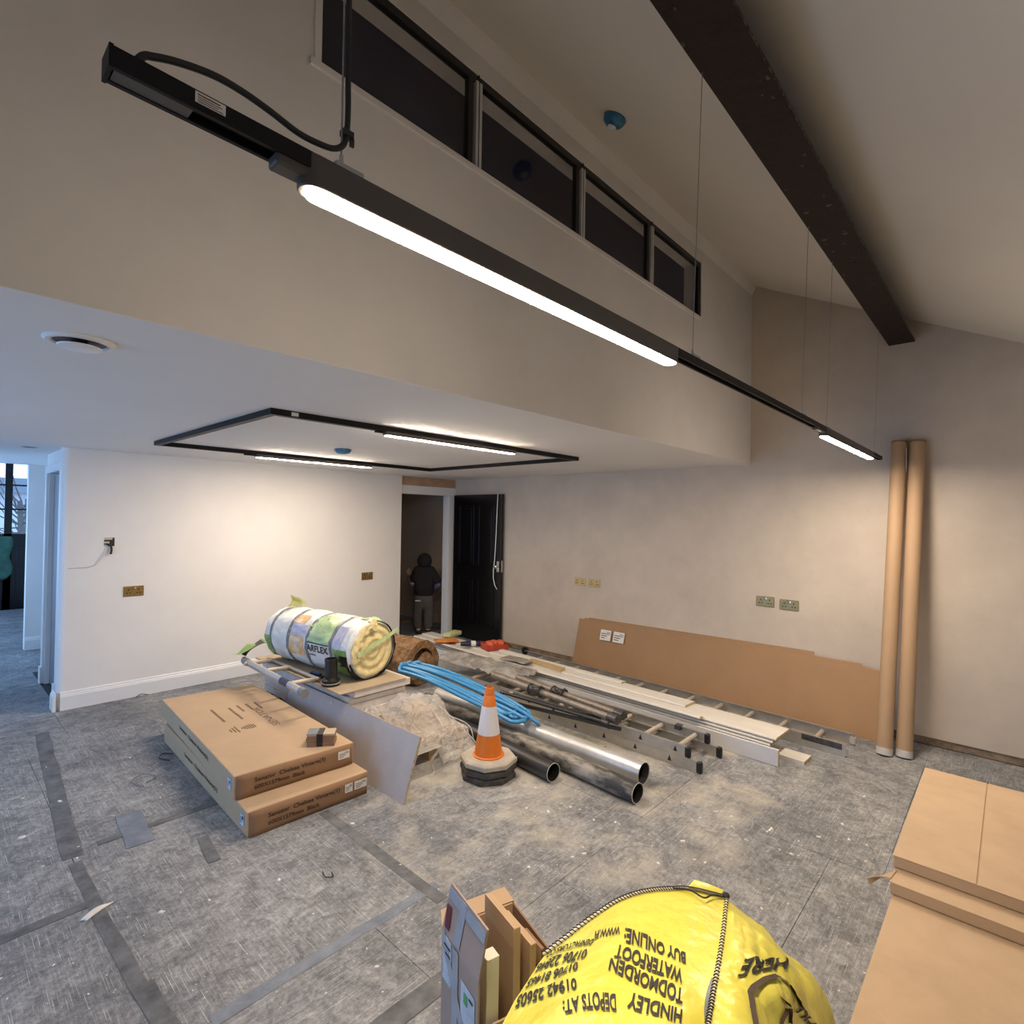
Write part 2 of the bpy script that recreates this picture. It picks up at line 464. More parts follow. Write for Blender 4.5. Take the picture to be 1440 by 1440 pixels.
def tape(x0, y0, x1, y1, m, w, z=.0008):
    TZ[0] += .00025; z = z+TZ[0]
    d = Vector((x1-x0, y1-y0, 0)); L = d.length; d.normalize(); s_ = Vector((-d.y, d.x, 0))
    mb = MB(); n = max(3, int(L/.12)); pts = []
    for i in range(n+1):
        t = i/n; c = Vector((x0, y0, 0))+d*L*t
        wob = noise.noise(Vector((c.x*7, c.y*7, w*50)))*.006
        ww = w/2*(1+.18*noise.noise(Vector((c.x*13, c.y*13, 3))))
        pts.append((c+s_*(ww+wob), c-s_*(ww-wob)))
    for i in range(n):
        a, b = pts[i]; c, e = pts[i+1]
        mb.hexa([a-Vector((0, 0, .001)), b-Vector((0, 0, .001)), e-Vector((0, 0, .001)), c-Vector((0, 0, .001))],
                [p+Vector((0, 0, z)) for p in (a, b, e, c)])
    mb.build('tape_strip', m, fl)
tape(.64, 1.80, 1.52, 1.79, 'tape_blue', .05)
tape(1.47, 1.70, 1.47, 2.66, 'tape_dark', .055)
tape(.52, 2.05, .50, 3.05, 'tape_dark', .05)
tape(.50, 3.1, .62, 5.0, 'tape_dark', .075)
tape(-.4, 2.68, .5, 2.69, 'tape_dark', .05)
tape(.60, 3.15, 1.12, 3.15, 'tape_dark', .045)
tape(.95, 1.41, 1.24, 1.40, 'tape_dark', .075)
tape(.56, 1.55, .53, 2.1, 'tape_dark', .06)
tape(.93, 2.62, .96, 2.86, 'tape_dark', .05)
tape(.74, 3.0, .765, 3.36, 'tape_blue', .11)

# ------------------------------------------------------------------ WALLS
w = MB()
w.box((.80, YW, 0), (3.97, YW+.09, ZC+.1)).box((XL, YW, 0), (-.5, YW+.09, ZC+.1))
wb = w.build('wall_back', 'white_paint')
structure(wb, 'smooth white painted back wall with brass sockets', 'wall')
MB().tube([(.81, YW-.0005, 1.105), (.86, YW-.0005, 1.107), (.93, YW-.0005, 1.108), (.975, YW-.0005, 1.12), (1.01, YW-.0005, 1.17), (1.04, YW-.0005, 1.22), (1.06, YW-.0005, 1.26)],
          [.006, .006, .007, .007, .009, .011, .012], 6).build('filled_cable_chase', 'bulkhead_plaster', wb)
w = MB().box((XB, YF-.1, .055), (XB+.12, YW+.03, ZC+1.6))
wr = w.build('wall_right', 'beige_plaster')
structure(wr, 'bare pinkish beige plastered wall on the right', 'wall')
MB().box((XB+.012, YF-.1, 0), (XB+.12, YW, .055)).build('bare_wall_foot', 'rough_base', wr)
# bulkhead with clerestory opening
WX0, WX1, WZ0, WZ1 = .868, 3.812, 3.035, 3.432
w = MB()
yb2 = YB+.125
w.box((XL, YB, ZC+.0012), (XB, yb2, WZ0)).box((XL, YB, WZ0), (WX0, yb2, WZ1)).box((WX1, YB, WZ0), (XB, yb2, WZ1)).box((XL, YB, WZ1), (XB, yb2, 3.75))
wk = w.build('wall_bulkhead', 'bulkhead_plaster')
structure(wk, 'upper bulkhead wall above the low ceiling holding the clerestory window', 'wall')
w = MB().box((XL-.12, YF-.1, 0), (XL, 1.85, 3.9)).box((XL-.12, 5.25, 0), (XL, YW+.1, 3.9)).box((XL-.12, 1.85, 2.02), (XL, 5.25, 3.9))
structure(w.build('wall_left', 'white_paint'), 'left wall with a wide glazed opening, outside the view', 'wall')
w = MB().box((XL-.12, YF-.12, 0), (XB+.12, YF, 3))
structure(w.build('wall_front', 'white_paint'), 'wall behind the viewer', 'wall')

# ------------------------------------------------------------------ CEILINGS
c = MB().box((XL, YB+.0006, ZC), (XB, YW+.09, ZC+.1)).build('ceiling', 'ceiling_paint')
structure(c, 'low white ceiling over the back of the room', 'ceiling')
y0, y1 = YF-.12, YB+.12
r_ = MB().hexa([(XL-.12, y0, zroof(y0)), (XB+.12, y0, zroof(y0)), (XB+.12, y1, zroof(y1)), (XL-.12, y1, zroof(y1))],
               [(XL-.12, y0, zroof(y0)+.15), (XB+.12, y0, zroof(y0)+.15), (XB+.12, y1, zroof(y1)+.15), (XL-.12, y1, zroof(y1)+.15)]).build('ceiling_slope', 'roof_paint')
structure(r_, 'sloping plastered ceiling rising to the clerestory', 'ceiling')
# small plaster cove where slope meets bulkhead
MB().prism([(XL, YB, 3.52), (XL, YB-.035, zroof(YB-.035)), (XL, YB, zroof(YB))], (XB-XL, 0, 0)).build('plaster_fillet', 'bulkhead_plaster', r_)

# ------------------------------------------------------------------ BASEBOARDS
SK = [(0, 0), (.020, 0), (.020, .105), (.017, .112), (.017, .118), (.012, .124), (.010, .136), (.004, .142), (0, .142)]
def skirting(name, p0, p1, out, label, m='gloss_white'):
    p0 = Vector(p0); p1 = Vector(p1); out = Vector(out)
    o = MB().prism([p0+out*a+Vector((0, 0, b)) for a, b in SK], p1-p0).build(name, m)
    structure(o, label, 'baseboard'); return o
skirting('baseboard_back', (.78, YW, 0), (3.965, YW, 0), (0, -1, 0), 'tall moulded white baseboard along the white back wall')
# rounded corner end of white wall and its return
o = MB().cyl((.80, YW+.045, .0), (.80, YW+.045, ZC), .045, n=20).build('trim_1', 'gloss_white'); structure(o, 'rounded white corner at the left end of the back wall', 'trim')
skirting('baseboard_corner', (.755, YW+.12, 0), (.755, YW-.018, 0), (-1, 0, 0), 'short return of the white baseboard round the wall corner')
o = MB().box((3.955, YW+.002, 0), (3.972, YW+.09, ZC)).build('trim_2', 'gloss_white'); structure(o, 'white edge of the back wall beside the dark doorway', 'trim')

# ------------------------------------------------------------------ LEFT CORRIDOR
w = MB().box((.80, YW+.09, 0), (.90, 5.76, 2.10)).box((.80, 6.44, 0), (1.35, 6.53, 2.10)).box((.80, 5.76, 1.90), (.90, 6.44, 2.10)).box((1.35, 6.44, 0), (1.45, 8.10, 2.10))
structure(w.build('wall_corridor', 'white_paint'), 'white corridor wall beyond the corner at far left', 'wall')
w = MB().box((.835, 8.10, 0), (1.45, 8.22, 2.6))
structure(w.build('wall_nib', 'white_paint'), 'white nib wall facing the viewer in the corridor at far left', 'wall')
skirting('baseboard_nib', (.835, 8.10, 0), (1.06, 8.10, 0), (0, -1, 0), 'white baseboard at the foot of the corridor nib wall')
w = MB().box((-.6, YW+.09, 0), (-.5, 6.6, 2.6)).box((-.6, 6.6, 0), (-.5, 11.7, .35)).box((-.6, 6.6, 2.0), (-.5, 11.7, 2.6)).box((-.6, 9.9, .35), (-.5, 10.3, 2.0)).box((-.6, 8.1, .35), (-.5, 8.22, 2.0)).box((1.35, 8.22, 0), (1.45, 11.7, 2.6))
structure(w.build('wall_hall', 'white_paint'), 'side walls of the entrance hall at far left', 'wall')
c = MB().box((-.6, YW+.09, 2.068), (1.45, 8.16, 2.2)).box((-.6, 8.16, 2.42), (1.45, 11.7, 2.5)).box((-.6, 8.10, 2.068), (1.45, 8.16, 2.5))
structure(c.build('ceiling_corridor', 'ceiling_paint'), 'white ceiling of the corridor leading to the front door', 'ceiling')
# door_2: grey door in the corridor wall with white architrave
d2 = thing('door_2', 'grey door in white casing at far left beside the corner', 'door', (.80, 6.1, 0), kind='structure')
MB().box((.835, 5.80, .01), (.875, 6.40, 1.88)).build('leaf', 'door_grey', d2, bevel=.003)
MB().box((.782, 5.70, 0), (.80, 5.77, 1.96)).build('architrave', 'gloss_white', d2, bevel=.004)
MB().box((.782, 6.43, 0), (.80, 6.50, 1.96)).build('architrave', 'gloss_white', d2, bevel=.004)
MB().box((.782, 5.77, 1.89), (.80, 6.43, 1.96)).build('architrave', 'gloss_white', d2, bevel=.004)
MB().box((.80, 5.77, 0), (.90, 5.80, 1.89)).box((.80, 6.40, 0), (.90, 6.43, 1.89)).build('door_lining', 'gloss_white', d2)
MB().box((.770, 5.69, 0), (.782, 5.78, .15)).build('plinth_block', 'gloss_white', d2, bevel=.003)
MB().box((.770, 6.42, 0), (.782, 6.51, .15)).build('plinth_block', 'gloss_white', d2, bevel=.003)
# door_3: front door with glazing
d3 = thing('door_3', 'black front doors with tall glazed panes at the end of the corridor', 'door', (.95, 11.6, 0), kind='structure')
def glazed_leaf(x0, x1):
    s_ = .045
    lf = MB().box((x0, 11.58, 0), (x0+s_, 11.63, 2.36)).box((x1-s_, 11.58, 0), (x1, 11.63, 2.36)).box((x0, 11.58, 0), (x1, 11.63, 1.19)).box((x0, 11.58, 2.30), (x1, 11.63, 2.36)).build('leaf', 'door_black', d3)
    MB().box((x0+.1, 11.57, .25), (x1-.1, 11.58, 1.0)).build('raised_panel', 'door_black', lf, bevel=.006)
    for z in (1.56, 1.94):
        MB().box((x0+s_, 11.585, z), (x1-s_, 11.625, z+.025)).build('glazing_bar', 'door_black', lf)
    MB().box((x0+s_, 11.60, 1.19), (x1-s_, 11.606, 2.30)).build('pane', 'window_glass', lf)
glazed_leaf(.965, 1.35)
glazed_leaf(.57, .9645)
MB().box((-.5, 11.57, 0), (.565, 11.64, 2.42)).build('door_frame', 'door_black', d3)
bg = MB().grid(lambda u, v: Vector((.74+.26*u-.05*math.sin(v*PI)*(1-u)+.02*math.sin(9*v), 11.52-.05*math.sin(u*PI)*math.sin(min(1, v*1.2)*PI*.9), 1.15-.60*v*(1-.12*math.cos(u*5))+.0*u)), 10, 14)
o = bg.build('cloth_bag', 'green_bag', smooth='all'); s_ = o.modifiers.new('solid', 'SOLIDIFY'); s_.thickness = .02
o['label'] = 'green cloth bag hanging on the black front door at far left'; o['category'] = 'bag'
o2 = MB().tube([(.80, 11.52, 1.14), (.86, 11.53, 1.24), (.90, 11.52, 1.14)], .006, 6).build('bag_handle', 'green_bag', o, local=True)
# street outside the front door
g = MB().box((-8, 11.8, -.25), (10, 26, -.12)).build('pavement', 'pavement'); structure(g, 'grey street outside the front door', 'ground')
hs = thing('house', 'pale house with brick front across the street, seen through the door panes', 'building', (2.2, 22, -.12))
MB().box((.2, 21, -.12), (4.5, 26, 2.05)).build('front_wall', 'brick_wall', hs)
MB().box((0.5, 20.97, .9), (1.3, 21, 1.7)).build('window', 'slate', hs)
MB().box((2.1, 20.97, .9), (2.7, 21, 1.9)).build('window', 'slate', hs)
MB().box((1.45, 20.95, -.12), (1.95, 21, 1.7)).build('front_door', 'render_pale', hs)
MB().prism([(0, 20.8, 2.05), (0, 26.2, 2.05), (0, 23.5, 2.6)], (4.7, 0, 0)).build('roof', 'slate', hs)
gw = MB().box((-2, 17, -.12), (6, 17.2, .75)).build('garden_wall', 'render_pale'); gw['label'] = 'low pale garden wall across the street beyond the door panes'; gw['category'] = 'wall'; gw['kind'] = 'structure'
bt = thing('bare_tree', 'bare winter tree in the street beyond the glazed door', 'tree', (1.75, 18.2, -.12))
MB().tube([(1.75, 18.2, -.12), (1.77, 18.2, .9), (1.72, 18.2, 1.8)], [.09, .07, .05], 8).build('trunk', 'bark', bt)
tb = MB()
for i in range(26):
    a = random.uniform(0, 2*PI); L = random.uniform(.4, 1.0); p = Vector((1.75, 18.2, random.uniform(.9, 1.8)))
    q = p+Vector((math.cos(a)*L, math.sin(a)*L*.5, random.uniform(.1, .9))); mid = (p+q)/2+Vector((0, 0, -.08))
    tb.tube([p, mid, q], [.022, .015, .006], 5)
tb.build('branches', 'bark', bt, kind='stuff')

# ------------------------------------------------------------------ RIGHT DOORWAY (door_1) and the dark passage behind it
d1 = thing('door_1', 'open black panelled door folded back against the beige wall', 'door', (4.40, 5.5, 0), kind='structure')
MB().box((3.975, 5.50, 1.84), (XB, 5.62, 1.945)).build('head_casing', 'gloss_white', d1, bevel=.003)
MB().box((4.752, 5.50, 0), (XB, 5.62, 1.84)).build('side_casing', 'gloss_white', d1, bevel=.003)
MB().box((3.90, 5.56, 0), (3.965, 5.62, 1.84)).build('side_casing', 'gloss_white', d1)
lf = MB().box((4.80, 4.585, .012), (4.84, 5.455, 1.85)).build('leaf', 'door_black', d1, bevel=.002)
def door_panel(y0, y1, z0, z1):
    mb = MB(); t = .018; x = 4.80
    for a, b in (((x-.008, y0, z0), (x, y1, z0+t)), ((x-.008, y0, z1-t), (x, y1, z1)), ((x-.008, y0, z0), (x, y0+t, z1)), ((x-.008, y1-t, z0), (x, y1, z1))): mb.box(a, b)
    mb.box((x-.004, y0+.05, z0+.05), (x, y1-.05, z1-.05))
    mb.build('raised_panel', 'door_black', lf, bevel=.003)
door_panel(4.70, 4.98, .20, .80); door_panel(5.06, 5.34, .20, .80); door_panel(4.70, 4.98, .95, 1.72); door_panel(5.06, 5.34, .95, 1.72)
hd = MB().cyl((4.80, 4.63, .965), (4.765, 4.63, .965), .011, n=12).sphere((4.755, 4.63, .965), .018, .024, .024).build('handle', 'chrome', lf, smooth=True)
MB().box((4.797, 4.610, .90), (4.801, 4.650, 1.03)).build('handle_plate', 'chrome', lf, bevel=.001)
MB().box((4.808, 4.582, .90), (4.832, 4.586, 1.04)).build('latch_plate', 'chrome', lf)
MB().tube([(4.79, 4.640, 1.852), (4.79, 4.650, 1.6), (4.79, 4.662, 1.3), (4.788, 4.675, 1.05), (4.785, 4.690, .92), (4.785, 4.690, .82), (4.785, 4.665, .74), (4.785, 4.625, .69)], .0065, 8).build('edge_strip', 'white_plastic', lf, smooth='all', label='loose white seal strip dangling down the black door')
# lintel of bare plaster
o = MB().box((3.965, YW+.04, 1.945), (XB, 5.62, ZC+.1)).build('wall_lintel', 'bare_plaster'); structure(o, 'strip of bare orange plaster above the dark doorway', 'wall')
w = MB().box((3.35, 7.45, 0), (5.4, 7.55, 2.4)).box((5.25, 5.62, 0), (5.35, 7.5, 2.4)).box((3.30, 5.56, 0), (3.40, 7.5, 2.4)).box((3.4, 5.56, 0), (3.9, 5.62, 2.4)).box((XB, 5.50, 0), (5.3, 5.62, 2.4))
structure(w.build('wall_passage', 'corridor_wall'), 'unlit brown walls of the passage beyond the doorway', 'wall')
c = MB().box((3.3, 5.62, 2.3), (5.4, 7.55, 2.4)); structure(c.build('ceiling_passage', 'corridor_wall'), 'ceiling of the unlit passage', 'ceiling')
skirting('baseboard_passage', (3.4, 7.45, 0), (5.25, 7.45, 0), (0, -1, 0), 'baseboard in the unlit passage behind the person', 'corridor_wall')
skirting('baseboard_passage_side', (5.25, 5.62, 0), (5.25, 7.45, 0), (-1, 0, 0), 'baseboard on the side wall of the unlit passage', 'corridor_wall')

# ------------------------------------------------------------------ CLERESTORY WINDOW
w1 = thing('window_1', 'long clerestory window of four dark panes in black frames', 'window', (2.34, YB, 3.03), kind='structure')
MB().box((WX0-.04, YB-.010, WZ0-.026), (WX1+.02, YB+.03, WZ0)).box((WX0-.026, YB-.006, WZ0), (WX0, YB+.03, WZ1+.01)).build('sill', 'bulkhead_plaster', w1, bevel=.003)
MB().box((WX1, YB-.008, WZ0), (WX1+.018, YB+.02, WZ1+.01)).build('casing', 'bulkhead_plaster', w1, bevel=.002)
edges = [WX0, 1.577, 2.340, 3.088, WX1]
for i in range(4):
    a, b = edges[i], edges[i+1]
    g0 = .034 if i else .006; g1 = .034 if i < 3 else .004
    x0, x1 = a+g0*.45, b-g1*.75
    fr = MB(); t = .026; ya, yb_ = YB+.004, YB+.030
    fr.box((x0, ya, WZ1-.034), (x1+.02*(i < 3), yb_, WZ1)).box((x0, ya, WZ0), (x1, yb_, WZ0+.012)).box((x1-t, ya, WZ0), (x1, yb_, WZ1-.03)).box((x0, ya, WZ0), (x0+.008, yb_, WZ1-.03))
    f_ = fr.build('sash', 'black_metal', w1)
    MB().box((x0+.008, YB+.014, WZ0+.012), (x1-t, YB+.019, WZ1-.034)).build('pane', 'window_glass', f_)
for x in edges[1:4]:
    MB().box((x-.014, YB-.004, WZ0+.004), (x-.001, YB+.02, WZ1-.03)).build('mullion_strip', 'alu_strip', w1)
    MB().box((x+.006, YB-.004, WZ0+.004), (x+.020, YB+.02, WZ1-.03)).build('mullion_strip', 'alu_strip', w1)
    MB().box((x-.001, YB-.002, WZ0), (x+.006, YB+.03, WZ1)).build('gasket', 'black_metal', w1)
MB().box((WX0, YB+.035, WZ1-.006), (WX1, yb2, WZ1-.0005)).build('reveal_head', 'reveal_grey', w1)
MB().box((WX1-.006, YB+.035, WZ0), (WX1-.0005, yb2, WZ1-.006)).build('reveal_side', 'reveal_grey', w1)
MB().box((WX0-.1, yb2+.002, WZ0-.1), (WX1+.1, yb2+.012, WZ1+.1)).build('sky_blocker', 'sky_blocker_navy', w1)  # added opaque board: blocks the bright sky so the panes look dark

# ------------------------------------------------------------------ STEEL BEAM
bm_ = thing('steel_beam', 'dark brown painted steel beam under the sloping ceiling', 'beam', (2.0, .613, 2.88), kind='structure')
zb = 2.882
fl_ = MB().box((XL, .535, zb), (XB+.05, .692, zb+.014)).build('flange', 'beam_paint', bm_, bevel=.002)
MB().box((XL, .533, zb+.001), (XB+.05, .5352, zb+.013)).build('flange_edge', 'beam_rust', bm_)
MB().prism([(XL, .606, zb+.014), (XL, .621, zb+.014), (XL, .621, zroof(.621)-.004), (XL, .606, zroof(.606)-.004)], (XB+.05-XL, 0, 0)).build('web', 'beam_paint', bm_)
for x, y in ((2.55, .66), (2.55, .575), (2.85, .66), (2.85, .575)):
    MB().cyl((x, y, zb-.0012), (x, y, zb+.002), .011, n=12).build('bolt_hole', 'black_plastic', bm_)
sp = MB()
for i in range(40):
    x = random.uniform(1.2, 4.8); y = random.choice((random.uniform(.54, .60), random.uniform(.64, .69))); s_ = random.uniform(.002, .006)
    sp.box((x-s_*2, y-s_, zb-.0008), (x+s_*2, y+s_, zb+.0005))
sp.build('paint_chip', 'beam_rust', bm_, kind='stuff')

# ------------------------------------------------------------------ LAMPS
def capsule(mb, x0, x1, yc, hw, z0, z1, n=10, inset=0.):
    pts = []
    for i in range(n+1):
        a = PI/2+PI*i/n; pts.append((x0+hw+hw*math.cos(a), yc+hw*math.sin(a)))
    for i in range(n+1):
        a = -PI/2+PI*i/n; pts.append((x1-hw+hw*math.cos(a), yc+hw*math.sin(a)))
    return mb.prism([(x, y, z0) for x, y in pts], (0, 0, z1-z0))
def lamp(parent, x0, x1, yc, zt, zb_, hw=.0195, axis='x'):
    h = capsule(MB(), x0, x1, yc, hw, zb_+.0032, zt).build('lamp_bar', 'lamp_housing', parent, smooth=True, bevel=.002)
    capsule(MB(), x0+.012, x1-.012, yc, hw-.002, zb_, zb_+.003).build('diffuser', 'diffuser', h, smooth=True)
    return h
YP = .705
pt = thing('pendant_track_light', 'long black pendant track light hung on wires below the steel beam', 'ceiling light', (2.37, YP, 2.03))
tz0, tz1 = 2.012, 2.0345
t = MB().prism([(.127, YP-.0165, tz1), (.127, YP-.0165, tz0), (.127, YP-.010, tz0), (.127, YP-.010, tz0+.012), (.127, YP+.010, tz0+.012), (.127, YP+.010, tz0), (.127, YP+.0165, tz0), (.127, YP+.0165, tz1)], (4.48, 0, 0))
tr = t.build('track', 'black_track', pt, bevel=.0008)
MB().box((.124, YP-.0165, tz0-.001), (.128, YP+.0165, tz1+.001)).build('end_cap', 'black_track', tr)
MB().box((4.606, YP-.0165, tz0-.001), (4.612, YP+.0165, tz1+.001)).build('end_cap', 'black_track', tr)
MB().box((.13, YP-.0095, tz0+.001), (.205, YP+.0095, tz0+.004)).build('feed_cover', 'lamp_housing', tr)
MB().box((.30, YP-.014, tz0-.013), (.36, YP+.014, tz0+.004)).build('adapter', 'lamp_housing', tr, bevel=.004)
MB().box((2.90, YP-.012, tz0-.010), (3.06, YP+.012, tz0+.004)).build('adapter', 'lamp_housing', tr, bevel=.004)
lamp(pt, .335, 1.43, YP, tz1-.001, 1.986, .0195)
lamp(pt, 3.04, 4.30, YP, tz1-.001, 1.986, .0195)
stk = MB().box((.2045, YP-.0175, tz0+.0075), (.237, YP-.0166, tz1-.0025)).build('rating_sticker', 'sticker', pt)
for k, (sz, wd) in enumerate(((.0022, .024), (.0012, .026), (.0012, .022), (.0012, .027))):
    MB().box((.207, YP-.0178, tz1-.0065-k*.0025), (.207+wd, YP-.0174, tz1-.0065-k*.0025+sz*.8)).build('print_line', 'ink_faded', stk)
for x in (.405, 1.555, 2.69, 3.13, 4.42):
    zt = zb if x > 1 else zroof(YP)
    cl = MB().box((x-.022, YP-.012, tz1-.002), (x+.022, YP+.010, tz1+.010)).cyl((x-.008, YP, tz1+.009), (x-.008, YP, tz1+.028), .0042, .003, n=10).build('wire_clamp', 'clamp_grey', pt, bevel=.001)
    MB().cyl((x-.008, YP, tz1+.02), (x-.008, YP+(-.02 if x > 1 else 0), zt), .0011 if x > 1 else .0014, n=6).build('suspension_wire', 'steel_wire', pt)
cb = []
P_ = [(.146, YP, 2.030), (.157, YP, 2.050), (.167, YP, 2.056), (.191, YP, 2.065), (.228, YP, 2.073), (.261, YP, 2.073), (.296, YP, 2.068), (.334, YP, 2.060), (.365, YP, 2.061), (.386, YP, 2.066), (.400, YP, 2.079), (.405, YP, 2.101), (.406, YP, 2.140), (.405, YP, 2.2), (.403, YP, 2.5), (.403, YP, 2.8), (.403, YP, zroof(YP)-.002)]
def smooth_path(P, k=6, closed=False):
    out = []; n = len(P); P = [Vector(p) for p in P]
    rng = range(n) if closed else range(n-1)
    for i in rng:
        g = (lambda j: P[j % n]) if closed else (lambda j: P[j] if 0 <= j < n else (P[0]*2-P[1] if j < 0 else P[-1]*2-P[-2]))
        a, b, c, d = g(i-1), g(i), g(i+1), g(i+2)
        for q in range(k):
            t_ = q/k
            out.append(.5*(2*b+(c-a)*t_+(2*a-5*b+4*c-d)*t_**2+(3*b-a-3*c+d)*t_**3))
    if not closed: out.append(P[-1])
    return out
MB().tube(smooth_path(P_), .0042, 8).build('power_cable', 'cable_black', pt, smooth='all')
MB().box((.397, YP-.006, 2.092), (.413, YP+.006, 2.100)).box((.410, YP-.002, 2.082), (.416, YP+.002, 2.094)).build('cable_tie', 'cable_black', pt)

# square track on the low ceiling
rg = thing('ceiling_track_light', 'black rectangular track light fixed to the low white ceiling', 'ceiling light', (2.35, 3.5, ZC))
rx0, rx1, ry0, ry1 = 1.115, 3.585, 2.575, 4.45; tw = .035; th = .030
def rail(a, b): return MB().box((*a, ZC-th), (*b, ZC)).build('track', 'black_track', rg, bevel=.001)
rail((rx0, ry0), (rx1, ry0+tw)); rail((rx0, ry1-tw), (rx1, ry1)); rail((rx0, ry0+tw), (rx0+tw, ry1-tw)); rail((rx1-tw, ry0+tw), (rx1, ry1-tw))
lamp(rg, 1.75, 2.84, ry0+tw/2-.002, ZC-th+.004, ZC-th-.022, .0195)
lamp(rg, 1.80, 2.87, ry1-tw/2-.002, ZC-th+.004, ZC-th-.022, .0195)
MB().box((1.70, ry0+.005, ZC-th-.010), (1.76, ry0+tw-.005, ZC-th+.002)).build('adapter', 'black_track', rg, bevel=.002)
MB().box((1.72, ry1-tw+.005, ZC-th-.010), (1.81, ry1-.005, ZC-th+.002)).build('adapter', 'black_track', rg, bevel=.002)
MB().box((1.215, ry0-.001, ZC-.024), (1.25, ry0+.001, ZC-.006)).build('sticker', 'sticker', rg)
MB().cyl((3.03, ry1-.017, ZC-th-.002), (3.03, ry1-.017, ZC-th+.003), .009, n=12).build('fixing_screw', 'clamp_grey', rg)

# ------------------------------------------------------------------ CEILING FITTINGS
def detector(name, label, loc, rx=0., lens=True):
    t = thing(name, label, 'smoke detector', loc); t.rotation_euler = (rx, 0, 0)
    b = MB(); n = 28; prof = [(.050, 0), (.054, -.012), (.050, -.026), (.040, -.038), (.020, -.044)]
    vs = []
    for k, (r, z) in enumerate(prof):
        for i in range(n):
            a = 2*PI*i/n; q = r*(1+.06*noise.noise(Vector((math.cos(a)*2, math.sin(a)*2, k*1.3+loc[0]))))
            vs.append((q*math.cos(a), q*math.sin(a), z+.003*noise.noise(Vector((a*3, k, loc[1])))))
    b.add(vs, [(k*n+i, k*n+(i+1) % n, (k+1)*n+(i+1) % n, (k+1)*n+i) for k in range(4) for i in range(n)]+[tuple(range(n)), tuple(range(4*n, 5*n))])
    b.build('film_wrap', 'blue_film', t, smooth='all', local=True)
    MB().lathe([(.052, -.0005), (.056, -.006), (.050, -.012)], n=28).build('base_ring', 'blue_film', t, local=True, smooth='all')
    if lens: MB().lathe([(.022, -.040), (.020, -.050), (.008, -.056)], n=16).build('sensor', 'white_plastic', t, local=True, smooth=True)
    return t
detector('smoke_detector', 'smoke detector wrapped in blue film on the sloping ceiling', (2.205, 1.40, zroof(1.40)), math.atan(SLOPE))
d_ = detector('smoke_detector', 'smoke detector wrapped in blue film on the low flat ceiling', (2.165, 3.736, ZC), 0, False); d_.scale = (1.15, 1.15, .8)
v = thing('air_vent', 'round white air vent in the low ceiling at left', 'vent', (.315, 2.035, ZC))
MB().lathe([(.064, 0), (.087, 0), (.087, -.004), (.080, -.010), (.070, -.010), (.065, -.002)], n=36, close=False).build('outer_ring', 'white_plastic', v, local=True, smooth=True)
MB().lathe([(.054, -.018), (.053, -.022), (.036, -.026), (.02, -.027)], n=36).build('centre_disc', 'gloss_white', v, local=True, smooth=True)
MB().lathe([(.068, -.001), (.064, -.004)], n=36).cyl((0, 0, -.018), (0, 0, -.002), .02, n=16).build('dark_gap', 'black_plastic', v, local=True)
s_ = thing('recessed_spotlight', 'small dark recessed spotlight in the corridor ceiling at far left', 'spotlight', (.605, 5.87, 2.068))
MB().lathe([(.05, 0), (.05, -.004), (.036, -.004), (.034, 0)], n=24, close=False).build('trim_ring', 'clamp_grey', s_, local=True)
MB().lathe([(.036, -.001), (.03, -.002)], n=24).build('lens', 'black_plastic', s_, local=True)
s_ = thing('recessed_spotlight', 'dark round downlight cut off by the left edge of the picture', 'spotlight', (.035, 2.075, ZC))
MB().lathe([(.06, 0), (.06, -.006), (.045, -.006), (.043, 0)], n=24, close=False).build('trim_ring', 'white_plastic', s_, local=True)
MB().lathe([(.045, -.001), (.038, -.003)], n=24).build('lens', 'black_plastic', s_, local=True)

# ------------------------------------------------------------------ SOCKETS
def socket(m):
    t = thing('wall_socket', '', 'socket')
    MB().box((-.073, -.007, -.043), (.073, 0, .043)).build('plate', m, t, local=True, bevel=.003)
    for s in (-1, 1):
        x = s*.036
        p = MB().box((x-.004, -.0085, .006), (x+.004, -.0068, .020)).box((x-.017, -.0085, -.018), (x-.005, -.0068, -.010)).box((x+.005, -.0085, -.018), (x+.017, -.0068, -.010)).build('pin_holes', 'black_plastic', t, local=True)
        MB().box((s*.010-.006, -.012, .018), (s*.010+.006, -.0068, .034)).build('switch', m if s < 0 else 'chrome', t, local=True, bevel=.001)
    return t
sk = socket('brass')
sk2 = socket('brass_light')
places = [(sk, (1.248, YW, .890), 0, 'brass double socket at the left end of the white wall', None),
          (None, (3.508, YW, .867), 0, 'brass double socket on the white wall nearest the dark doorway', None),
          (sk2, (XB, 3.455, .883), -PI/2, 'left one of the far pair of pale brass sockets on the beige wall', 'double sockets on the beige wall'),
          (None, (XB, 3.270, .885), -PI/2, 'right one of the far pair of pale brass sockets on the beige wall', 'double sockets on the beige wall'),
          (None, (XB, 1.547, .887), -PI/2, 'left one of the near pair of dark brass sockets on the beige wall', 'double sockets on the beige wall'),
          (None, (XB, 1.360, .878), -PI/2, 'right one of the near pair of dark brass sockets on the beige wall', 'double sockets on the beige wall')]
for i, (o, p, rz, lb, gp) in enumerate(places):
    if o is None: o = copy_tree(sk2 if i == 3 else sk)
    o.location = p; o.rotation_euler = (0, 0, rz); o['label'] = lb
    if gp: o['group'] = gp
    elif 'group' in o: del o['group']
bx = thing('back_box', 'open metal back box with a loose cable on the white wall', 'socket', (1.072, YW, 1.307))
MB().box((-.035, -.001, -.035), (.035, -.0002, .035)).build('recess', 'black_plastic', bx, local=True)
